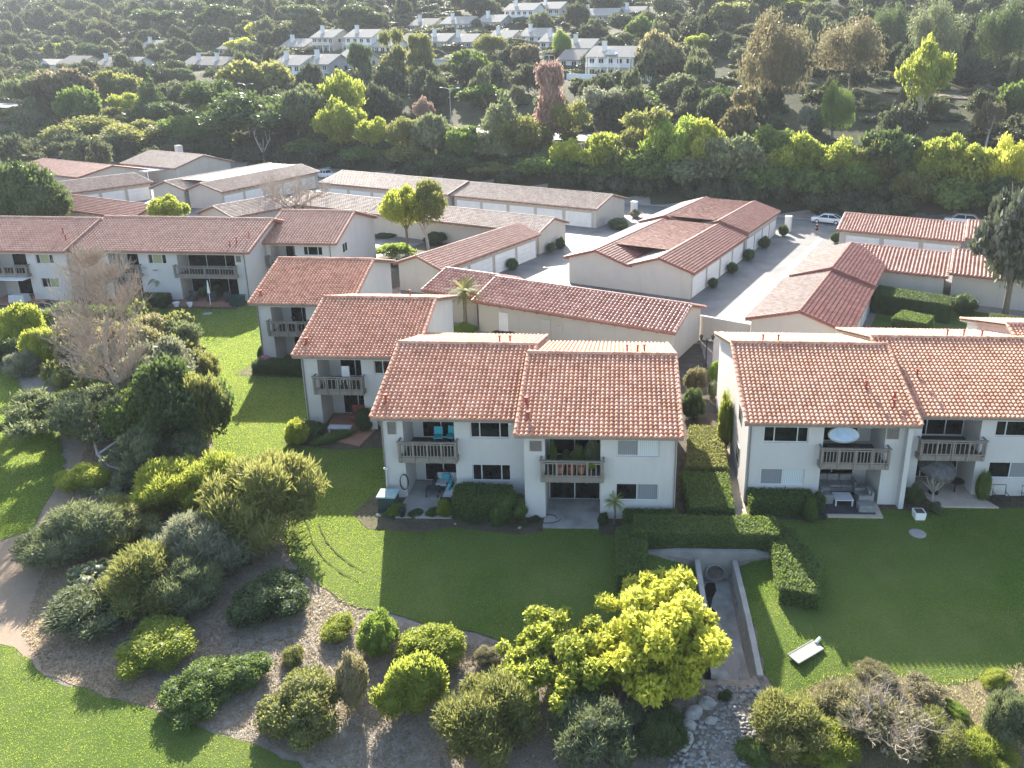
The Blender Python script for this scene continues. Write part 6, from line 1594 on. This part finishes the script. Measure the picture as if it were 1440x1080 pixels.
# ------------------------------------------------------------------ patio and balcony things
def sofa(label, x, y, z, rz, w, frame, cush, back=.75, seats=3):
    t = thing('outdoor_sofa', label, 'sofa', (x, y, z), rz)
    b = MB(); b.box(-w/2, -.4, .05, w/2, .4, .28); b.box(-w/2, .3, .282, w/2, .42, back)
    for s in (-1, 1): b.box(s*w/2-.07, -.4, .282, s*w/2+.07, .298, .6)
    b.build('frame', M[frame], t)
    for i in range(seats):
        a = -w/2+.09+(w-.18)*i/seats; e = -w/2+.09+(w-.18)*(i+1)/seats
        c = MB(); c.box(a+.01, -.38, .283, e-.01, .28, .43); c.build('seat_cushion', M[cush], t, bevel=.03)
        c = MB(); c.obox(((a+e)/2, .23, .62), (e-a-.03, .13, .4), rx=.2); c.build('back_cushion', M[cush], t, bevel=.04)
    return t
t = sofa('dark wicker sofa with pale cushions in the left patio of the nearest block', -9.15, 37.9, .12, 0, 1.5, 'wicker', 'cushion', seats=2)
t = sofa('dark wicker sofa section turned sideways on the same patio', -8.75, 36.6, .12, rad(-90), 1.5, 'wicker', 'cushion', seats=2)
for i, (x, y) in enumerate([(-9.3, 38.0), (-8.9, 37.1)]):
    t = thing('throw_pillow', ('turquoise striped pillow on the back of the dark wicker sofa', 'turquoise pillow on the sideways wicker section')[i], 'pillow', (x, y, .75)); b = MB(); b.obox((0,0,0), (.5,.16,.36), rx=.3, rz=i*1.4); b.build('cover', M['turquoise'], t, bevel=.05)
t = thing('coffee_table', 'low dark table beside the wicker sofa', 'table', (-9.85, 37.1, .12)); b = MB(); b.box(-.35,-.3,.36,.35,.3,.42); b.build('top', M['wicker'], t)
for sx in (-1, 1):
    for sy in (-1, 1): b = MB(); b.box(sx*.3-.03, sy*.25-.03, 0, sx*.3+.03, sy*.25+.03, .358); b.build('leg', M['wicker'], t)
for i, (x, y, z) in enumerate([(-9.6, 38.0, 2.72), (-8.95, 38.1, 2.72)]):
    t = thing('chair', ('turquoise-backed chair on the upper left balcony, left one', 'turquoise-backed chair on the upper left balcony, right one')[i], 'chair', (x, y, z), rad(8-20*i))
    b = MB(); b.box(-.24,-.22,.42,.24,.24,.48); b.build('seat', M['turquoise'], t); b = MB(); b.obox((0,.24,.72), (.46,.05,.42), rx=-.12); b.build('backrest', M['turquoise'], t)
    for sx in (-1, 1):
        for sy in (-1, 1): b = MB(); b.tube([(sx*.2, sy*.2, 0), (sx*.2, sy*.2, .42)], .02, 5); b.build('leg', M['dark_metal'], t)
t = thing('utility_bin', 'dark green square bin with pale lid at the corner of the nearest block', 'bin', (-11.9, 35.9, 0)); b = MB(); b.obox((0,0,.42), (.95,.8,.84), taper=.94); b.build('body', M['green_plastic'], t, bevel=.03)
b = MB(); b.box(-.5,-.43,.842,.5,.43,.92); b.build('lid', M['copper_top'], t)
t = thing('garden_hose_reel', 'dark hose hanging in a loop on the white wall beside the bin', 'hose', (-11.25, 36.82, 1.1)); b = MB(); b.tube([(.22*math.cos(a*.4), -.06-.002*a, .45*math.sin(a*.4)) for a in range(32)], .025, 6); b.build('coil', M['black'], t)
t = thing('garden_tool', 'pale stake leaning at the left wall corner above the bin', 'stake', (-12.2, 36.7, 0)); b = MB(); b.tube([(0,0,0),(.03,.05,1.9)], .03, 6); b.box(-.08,-.02,1.85,.14,.04,1.95); b.build('pole', M['alu'], t)
t = thing('flower_pot', 'small dark pot with a shiny rim before the sofa patio', 'pot', (-10.95, 35.0, .1)); b = MB(); b.lathe([(.12,0),(.2,.35),(.22,.36),(.22,.42),(.17,.42)], n=14); b.build('pot', M['black'], t)
t = thing('garden_hose', 'thin dark hose lying in a loop on the bare concrete patio', 'hose', (-3.1, 34.9, .13)); b = MB(); b.tube([(-.35+.5*math.cos(a*.33)*(1+.02*a), .45*math.sin(a*.33)*.9, .02) for a in range(20)], .018, 5); b.build('coil', M['black'], t)
# crowded balcony with plants
for i, (x, lf, h, w, lab) in enumerate([(-3.2, 'green', 1.5, .5, 'tall potted plant at the left end of the crowded balcony'), (-2.5, 'dark', .9, .7, 'dark potted plant behind the slats of the crowded balcony'), (-1.9, 'green', 1.3, .8, 'leafy potted plant in the middle of the crowded balcony'), (-1.15, 'grey', 1.6, .9, 'big grey-green plant at the right end of the crowded balcony')]):
    put('potted_plant', 'potted plant', lab, 'loose', lf, x, 35.6+.2*(i % 2), h, w, trunk=False, z=2.74)
put('potted_plant', 'potted plant', 'yellow-flowering plant spilling over the crowded balcony railing', 'mound', 'yellow', -1.15, 34.7, .45, .5, trunk=False, z=3.2)
for i, (x, m_, lab) in enumerate([(-2.75, 'terracotta', 'terracotta pot behind the slats of the crowded balcony, left one'), (-2.2, 'rust', 'rust-red pot behind the slats of the crowded balcony'), (-1.7, 'terracotta', 'terracotta pot behind the slats of the crowded balcony, right one')]):
    t = thing('flower_pot', lab, 'pot', (x, 35.0, 2.76)); b = MB(); b.lathe([(.14,0),(.2,.34),(.22,.35),(.22,.42),(.17,.42)], n=12); b.build('pot', M[m_], t)
# grey sofa set on the tan patio
t = sofa('long grey sofa at the back of the tan patio of the right block', 12.2, 38.4, .12, 0, 2.2, 'canvas', 'canvas')
t = sofa('single grey armchair on the left of the tan patio', 11.35, 37.1, .12, rad(90), .8, 'canvas', 'canvas', seats=1)
t = sofa('single grey armchair on the right of the tan patio', 13.5, 37.1, .12, rad(-90), .8, 'canvas', 'canvas', seats=1)
t = thing('coffee_table', 'pale square coffee table amid the grey sofas', 'table', (12.3, 36.9, .12)); b = MB(); b.box(-.5,-.4,.36,.5,.4,.42); b.build('top', M['cushion'], t)
for sx in (-1, 1):
    for sy in (-1, 1): b = MB(); b.box(sx*.44-.04, sy*.34-.04, 0, sx*.44+.04, sy*.34+.04, .358); b.build('leg', M['cushion'], t)
t = thing('ottoman', 'pale low ottoman beside the square coffee table', 'ottoman', (13.35, 36.25, .12)); b = MB(); b.box(-.42,-.3,0,.42,.3,.38); b.build('seat', M['canvas'], t, bevel=.04)
t = thing('rug', 'dark grey outdoor rug under the grey sofas', 'rug', (12.3, 36.9, .124)); b = MB(); b.box(-1.5,-1.1,0,1.5,1.3,.015); b.build('cloth', M['wicker'], t)
def umbrella(label, x, y, z, h, r, mat, tilt, pole=True):
    t = thing('patio_umbrella', label, 'umbrella', (x, y, z), .3); n = 8; T = Matrix.Rotation(tilt, 3, 'X')
    c = MB(); v = [T@Vector((0,0,.42))]; f = []
    for k, (rr, zz) in enumerate(((.5, .3), (1, .0))):
        for i in range(n*2):
            a = math.pi*i/n; q = 1 if i % 2 == 0 else .95; v.append(T@Vector((r*rr*q*math.cos(a), r*rr*q*math.sin(a), zz-(0 if i % 2 == 0 else .02))))
    for i in range(16): j = (i+1) % 16; f += [(0, 1+i, 1+j), (1+i, 17+i, 17+j, 1+j)]
    b0 = len(v)
    for i in range(16): v.append(v[17+i]+T@Vector((0,0,-.16)))
    for i in range(16): j = (i+1) % 16; f.append((17+i, b0+i, b0+j, 17+j))
    c.add([p+Vector((0,0,h)) for p in v], f); c.build('canopy', M[mat], t)
    if pole: b = MB(); b.tube([(0,0,0),(0,0,h+.1)], .025, 6); b.lathe([(.28,0),(.28,.06),(.05,.1)], n=12); b.build('pole', M['dark_metal'], t)
t = thing('inflatable_pool', 'oval pale-blue and white inflatable leaning on the balcony railing of the right block', 'inflatable', (12.1, 37.3, 3.98), 0)
T = Matrix.Rotation(rad(62), 3, 'X')
def dish(prof, mat, nm):
    b = MB(); v, f = [], []
    for r_, z_ in prof:
        for k in range(20): w = .31416*k; v.append(T@Vector((.8*r_*math.cos(w), .42*r_*math.sin(w), z_)))
    for i in range(len(prof)-1):
        for k in range(20): f.append((i*20+k, i*20+(k+1) % 20, i*20+20+(k+1) % 20, i*20+20+k))
    f.append(tuple(range(19, -1, -1))); f.append(tuple((len(prof)-1)*20+k for k in range(20))); b.add(v, f); b.build(nm, M[mat], t, smooth=False)
dish([(.92, -.12), (1.04, -.06), (1.04, .06), (.94, .13), (.86, .08)], 'rim_white', 'rim'); dish([(.84, 0), (.84, .095), (.4, .10)], 'sky_canvas', 'floor_sheet')
umbrella('grey patio umbrella tilted over the ground-floor patio with wrought chairs', 17.7, 38.1, .12, 1.65, 1.05, 'canvas_dark', rad(14))
t = thing('flower_pot', 'white square planter alone on the lawn edge by the small leafless tree', 'pot', (16.0, 35.7, 0)); b = MB(); b.obox((0,0,.22), (.5,.5,.44), taper=1.15); b.build('pot', M['white'], t); b = MB(); b.obox((0,0,.445), (.44,.44,.02)); b.build('earth', M['soil'], t)
put('shrub', 'shrub', 'dark shrub below the grey umbrella, beside the white buttress', 'loose', 'dark', 16.2, 37.0, 1.2, 1.2, trunk=False)
put('shrub', 'shrub', 'blue-green agave clump by the white planter', 'wispy', 'grey', 17.1, 36.3, .6, .9, trunk=False)
put('potted_plant', 'potted plant', 'column of clipped green balls beside the right patio door', 'clip', 'green', 20.1, 37.5, 1.9, .85, trunk=False)
t = thing('side_table', 'round black side table on the patio under the grey umbrella', 'table', (18.9, 38.2, .12)); b = MB(); b.lathe([(.45,.7),(.45,.74)], n=16); b.build('top', M['black'], t); b = MB(); b.tube([(0,0,0),(0,0,.7)], .04, 6); b.build('leg', M['black'], t)
for i, x in enumerate((21.0, 22.6)):
    t = thing('garden_chair', ('dark metal garden frame against the right wall, nearer the clipped column', 'dark metal garden frame at the right edge under the low window')[i], 'chair', (x, 37.2, 0), .2*i)
    b = MB()
    for s in (-1, 1): b.tube([(s*.35,-.3,0),(s*.35,-.3,.6),(s*.35,.3,.62),(s*.35,.3,0)], .025, 5)
    b.tube([(-.35,.3,.62),(-.35,.35,1.0),(.35,.35,1.0),(.35,.3,.62)], .025, 5); b.build('frame', M['black'], t); b = MB(); b.box(-.34,-.3,.38,.34,.3,.42); b.build('seat', M['black'], t)
# terrace, other blocks
t = thing('chair', 'white plastic chair on the balcony of the second block', 'chair', (-17.4, 46.0, 2.72), rad(180)); b = MB(); b.box(-.25,-.25,.4,.25,.25,.45); b.build('seat', M['white'], t); b = MB(); b.obox((0,-.26,.8), (.5,.05,.7)); b.build('backrest', M['white'], t)
for sx in (-1, 1):
    for sy in (-1, 1): b = MB(); b.tube([(sx*.2, sy*.2, 0), (sx*.2, sy*.2, .4)], .02, 5); b.build('leg', M['white'], t)
t = thing('exercise_bike', 'dark exercise bike on the balcony of the hindmost stepped block', 'bike', (-24.7, 56.7, 2.72)); b = MB(); b.tube([(-.3,0,.1),(0,0,.5),(.3,0,.95)], .05, 6); b.tube([(0,0,.5),(-.25,0,.9)], .04, 6); b.tube([(.15,-.2,1.0),(.3,0,.95),(.15,.2,1.0)], .03, 5); b.obox((-.27,0,.93), (.28,.2,.07)); b.tube([(.1,-.06,.3),(.1,.06,.3)], .22, 14); b.box(-.5,-.2,.02,-.4,.2,.08); b.box(.3,-.2,.02,.4,.2,.08); b.build('frame', M['black'], t)
t = thing('armchair', 'reddish brown armchair on the dim patio of the second block', 'chair', (-16.9, 46.2, .12)); b = MB(); b.box(-.4,-.35,.1,.4,.35,.42); b.build('seat', M['rust'], t, bevel=.05); b = MB(); b.box(-.4,.352,.1,.4,.5,.9); b.build('backrest', M['rust'], t, bevel=.05)
t = thing('bench', 'pale low bench on the brick patio of the second block', 'bench', (-17.4, 44.4, .12)); b = MB(); b.box(-.7,-.25,.32,.7,.25,.4); b.build('seat', M['cushion'], t)
for s in (-1, 1): b = MB(); b.box(s*.6-.05,-.22,0,s*.6+.05,.22,.318); b.build('leg', M['cushion'], t)
t = thing('sign_board', 'white board leaning at the right of the second block patio', 'board', (-15.4, 44.8, .05), .3); b = MB(); b.obox((0,0,.4), (.5,.05,.75), rx=.3); b.build('panel', M['white'], t)
for i, (x, lab) in enumerate([(-41.2, 'dark wicker chair on the terrace patio, left one'), (-39.3, 'dark wicker chair on the terrace patio, middle one'), (-37.6, 'dark wicker chair on the terrace patio, right one')]):
    t = thing('chair', lab, 'chair', (x, 71.8, .12), .4*i); b = MB(); b.box(-.35,-.3,.1,.35,.3,.42); b.build('seat', M['wicker'], t); b = MB(); b.box(-.35,.302,.1,.35,.4,.95); b.build('backrest', M['wicker'], t)
t = thing('umbrella_pole', 'white folded umbrella on a thin pole before the terrace patio', 'umbrella', (-38.9, 70.7, .1)); b = MB(); b.tube([(0,0,0),(0,0,2.4)], .03, 6); b.build('pole', M['white'], t); b = MB(); b.tube([(0,0,1.2),(0,0,1.5),(0,0,2.45)], [.14,.12,.03], 8); b.build('canopy', M['white'], t)
for i, (x, w) in enumerate([(-43.4, .5), (-41.9, .6), (-40.6, .5)]):
    t = thing('flower_pot', ('white round pot at the left of the terrace patio', 'white bowl pot in the middle of the terrace edge', 'pale pot right of the bowl on the terrace edge')[i], 'pot', (x, 70.2, .05)); b = MB(); b.lathe([(w*.3,0),(w*.5,.4),(w*.55,.42),(w*.45,.42)], n=12); b.build('pot', M['white'], t)
t = thing('covered_table', 'white cloth-covered table on the far-left terrace patio', 'table', (-57.2, 70.8, .12)); b = MB(); b.obox((0,0,.37), (1.6,.9,.74), taper=.9); b.build('cloth', M['cushion'], t, bevel=.05)
t = thing('storage_box', 'dark covered box at the right end of the terrace patio', 'box', (-36.4, 70.9, .05)); b = MB(); b.box(-.6,-.4,0,.6,.4,.9); b.build('body', M['green_plastic'], t); b = MB(); b.box(-.65,-.45,.902,.65,.45,.98); b.build('lid', M['green_plastic'], t)
# valve box mound in the big lawn
for i, (px, py, lab) in enumerate([(1290, 752, 'small grey ground cover plate in the right lawn below the white planter'), (292, 443, 'small pale plate in the shaded long lawn')]):
    x, y, z = ground(px, py); t = thing('ground_plate', lab, 'plate', (x, y, z+.05)); b = MB(); b.lathe([(.42,0),(.42,.03),(.3,.05)], n=14); b.build('lid', M['concrete'], t)
# masses nobody could count: thicket at the foot of the belt, woods and scrub on the slopes
def crown_low(seed, n, ll, lw):
    me = leaf_cloud(clumps_round(7, seed, r=(.3,.5), z0=.42, zr=.55, lower=.1), n, ll, lw, seed, shell=.35, core=.74)
    V = np.empty(len(me.vertices)*3, np.float32); me.vertices.foreach_get('co', V); F = np.empty(len(me.loops), np.int32); me.loops.foreach_get('vertex_index', F)
    bpy.data.meshes.remove(me); return V.reshape(-1,3), F.reshape(-1,4)
LOWC = [crown_low(i+3, 420, .22, .13) for i in range(5)]
TALLC = []
for i in range(4):
    me = CROWN['loose'][i]; V = np.empty(len(me.vertices)*3, np.float32); me.vertices.foreach_get('co', V); F = np.empty(len(me.loops), np.int32); me.loops.foreach_get('vertex_index', F)
    V = V.reshape(-1, 3); F = F.reshape(-1, 4)
    k = np.r_[np.arange(0, 9000, 6), np.arange(9000, len(F))]; V = V.copy(); Q = V[:36000].reshape(-1, 4, 3); mid = Q.mean(1, keepdims=True); Q[:] = mid+(Q-mid)*2.0; F = F[k]
    TALLC.append((V, F))
def mass(name, label, spots, leaf, seed, protos=None):
    R = random.Random(seed); Vs, Fs, b0 = [], [], 0
    for (x, y, z, r, h) in spots:
        V, F = R.choice(protos or LOWC); a = R.uniform(0, 6.28); c, s = math.cos(a), math.sin(a)
        Vs.append(np.stack([(V[:,0]*c-V[:,1]*s)*r+x, (V[:,0]*s+V[:,1]*c)*r+y, V[:,2]*h+z-.1], 1)); Fs.append(F+b0); b0 += len(V)
    VV, FF = np.vstack(Vs), np.vstack(Fs); us, inv = np.unique(FF, return_inverse=True); me = np_mesh(name, VV[us], inv.reshape(FF.shape)); o = link_mesh(name, me, L[leaf]); return props(o, label, 'shrubs', kind='stuff')
R = random.Random(9); sp = []
for i in range(240):
    u = R.uniform(-190, 70); v = R.uniform(124.2, 131); x, y = uv2w(u, v)
    if abs(u) > 9 or v > 129.5: sp.append((x, y, tz(x, y), R.uniform(1.6, 2.8), R.uniform(2.0, 4.2)))
mass('thicket', 'unbroken dark thicket along the far side of the back lane', sp, 'hill_dark', 1)
sp = []
for i in range(200):
    u = R.uniform(-220, 90); v = R.uniform(131, 139); x, y = uv2w(u, v); sp.append((x, y, tz(x, y), R.uniform(1.4, 2.8), R.uniform(1.4, 2.6)))
mass('undergrowth', 'mixed olive undergrowth on the bank between the tree belt and the road', sp, 'olive', 2)
HOMES = []
for o_ in list(COL.objects):
    if o_.get('category') in ('house', 'pavilion') and o_.name.startswith(('hillside_house', 'pavilion')): HOMES.append(w2uv(o_.location.x, o_.location.y))
def slope_spots(n, lo, hi, r, h, seed, low=2.4):
    R = random.Random(seed); out = []
    while len(out) < n:
        v = R.uniform(lo, hi); u = R.uniform(-1.95*v-40, .5*v+60); x, y = uv2w(u, v); hh = R.uniform(*h)
        if 183 < v < 196 and u > -20: hh = min(hh, .7)
        for hu, hv in HOMES:
            if abs(u-hu) < 9 and hv-1 < v < hv+12: break
            if abs(u-hu) < 9 and hv-26 < v <= hv-1: hh = min(hh, low)
        else:
            q = 1+max(0, v-230)/200; out.append((x, y, tz(x, y)-.2, R.uniform(*r)*q, hh*q))
    return out
R = random.Random(21); sp = []
while len(sp) < 46:
    u, v = R.uniform(-225, -153), R.uniform(96, 130); x, y = uv2w(u, v)
    if min(math.hypot(x-o_.location.x, y-o_.location.y) for o_ in COL.objects if o_.name.startswith('bungalow')) > 17: sp.append((x, y, tz(x, y), R.uniform(2.5, 5), R.uniform(3.5, 7.5)))
mass('grove', 'dense dark grove coming down to the roofs at far left', sp, 'hill_dark', 11, TALLC)
def inpoly(n, poly, seed, r, h):
    R = random.Random(seed); P = [Vector(p) for p in gpoly(*poly)]; k = len(P); out = []
    x0, x1, y0, y1 = min(p.x for p in P), max(p.x for p in P), min(p.y for p in P), max(p.y for p in P)
    while len(out) < n:
        x, y = R.uniform(x0, x1), R.uniform(y0, y1); c = False
        for i in range(k):
            a, b = P[i], P[(i+1) % k]
            if (a.y > y) != (b.y > y) and x < (b.x-a.x)*(y-a.y)/(b.y-a.y)+a.x: c = not c
        if c: out.append((x, y, tz(x, y), R.uniform(*r), R.uniform(*h)))
    return out
mass('underbrush', 'low tangled olive underbrush filling the left thicket by the long lawn', inpoly(75, ((85, 525), (140, 440), (245, 445), (292, 520), (288, 640), (190, 660), (120, 640)), 31, (.8, 1.7), (.8, 2.2)), 'olive', 12)
mass('underbrush', 'low grey-green underbrush filling the bushy bank beside the dirt path', inpoly(46, ((85, 720), (130, 670), (220, 660), (330, 690), (360, 760), (290, 850), (200, 880), (110, 850)), 32, (.6, 1.2), (.5, 1.2)), 'grey', 13)
mass('hillside_scrub', 'grey-green scrub covering the hillside above the road', slope_spots(800, 158, 265, (1.2, 3.0), (1.0, 2.8), 5), 'hill_green', 3)
mass('hillside_scrub', 'olive low brush patches on the hillside above the road', slope_spots(520, 158, 265, (1.0, 2.4), (.6, 1.6), 6), 'olive', 4)
mass('hillside_woods', 'dark evergreen woods between and around the hillside houses', slope_spots(430, 158, 330, (2.6, 6.0), (4, 10), 8), 'hill_dark', 6, TALLC)
mass('hillside_woods', 'mid-green woods between and around the hillside houses', slope_spots(380, 160, 330, (2.4, 5.6), (3.5, 9), 9), 'hill_green', 7, TALLC)
mass('chaparral', 'dark chaparral clumps covering the hazy upper hill', slope_spots(1500, 255, 500, (1.8, 4.2), (1.4, 3.6), 7), 'hill_dark', 5)
mass('chaparral', 'paler chaparral clumps covering the hazy upper hill', slope_spots(900, 255, 500, (1.6, 3.6), (1.0, 2.6), 10), 'hill_green', 8)
# ------------------------------------------------------------------ the hazy air
hz = NT('hazy_air'); hz.t.nodes.remove(hz.b)
pv_ = hz.n('VolumePrincipled', {'Color': (.80, .84, .88, 1), 'Density': .00023, 'Anisotropy': 0.}); hz.l(pv_.outputs[0], hz.o.inputs['Volume'])
b = MB(); b.box(-880, -80, -6, 640, 800, 118)
props(b.build('haze', hz.m), 'thin bright haze that pales the far hillside', 'haze', kind='stuff')
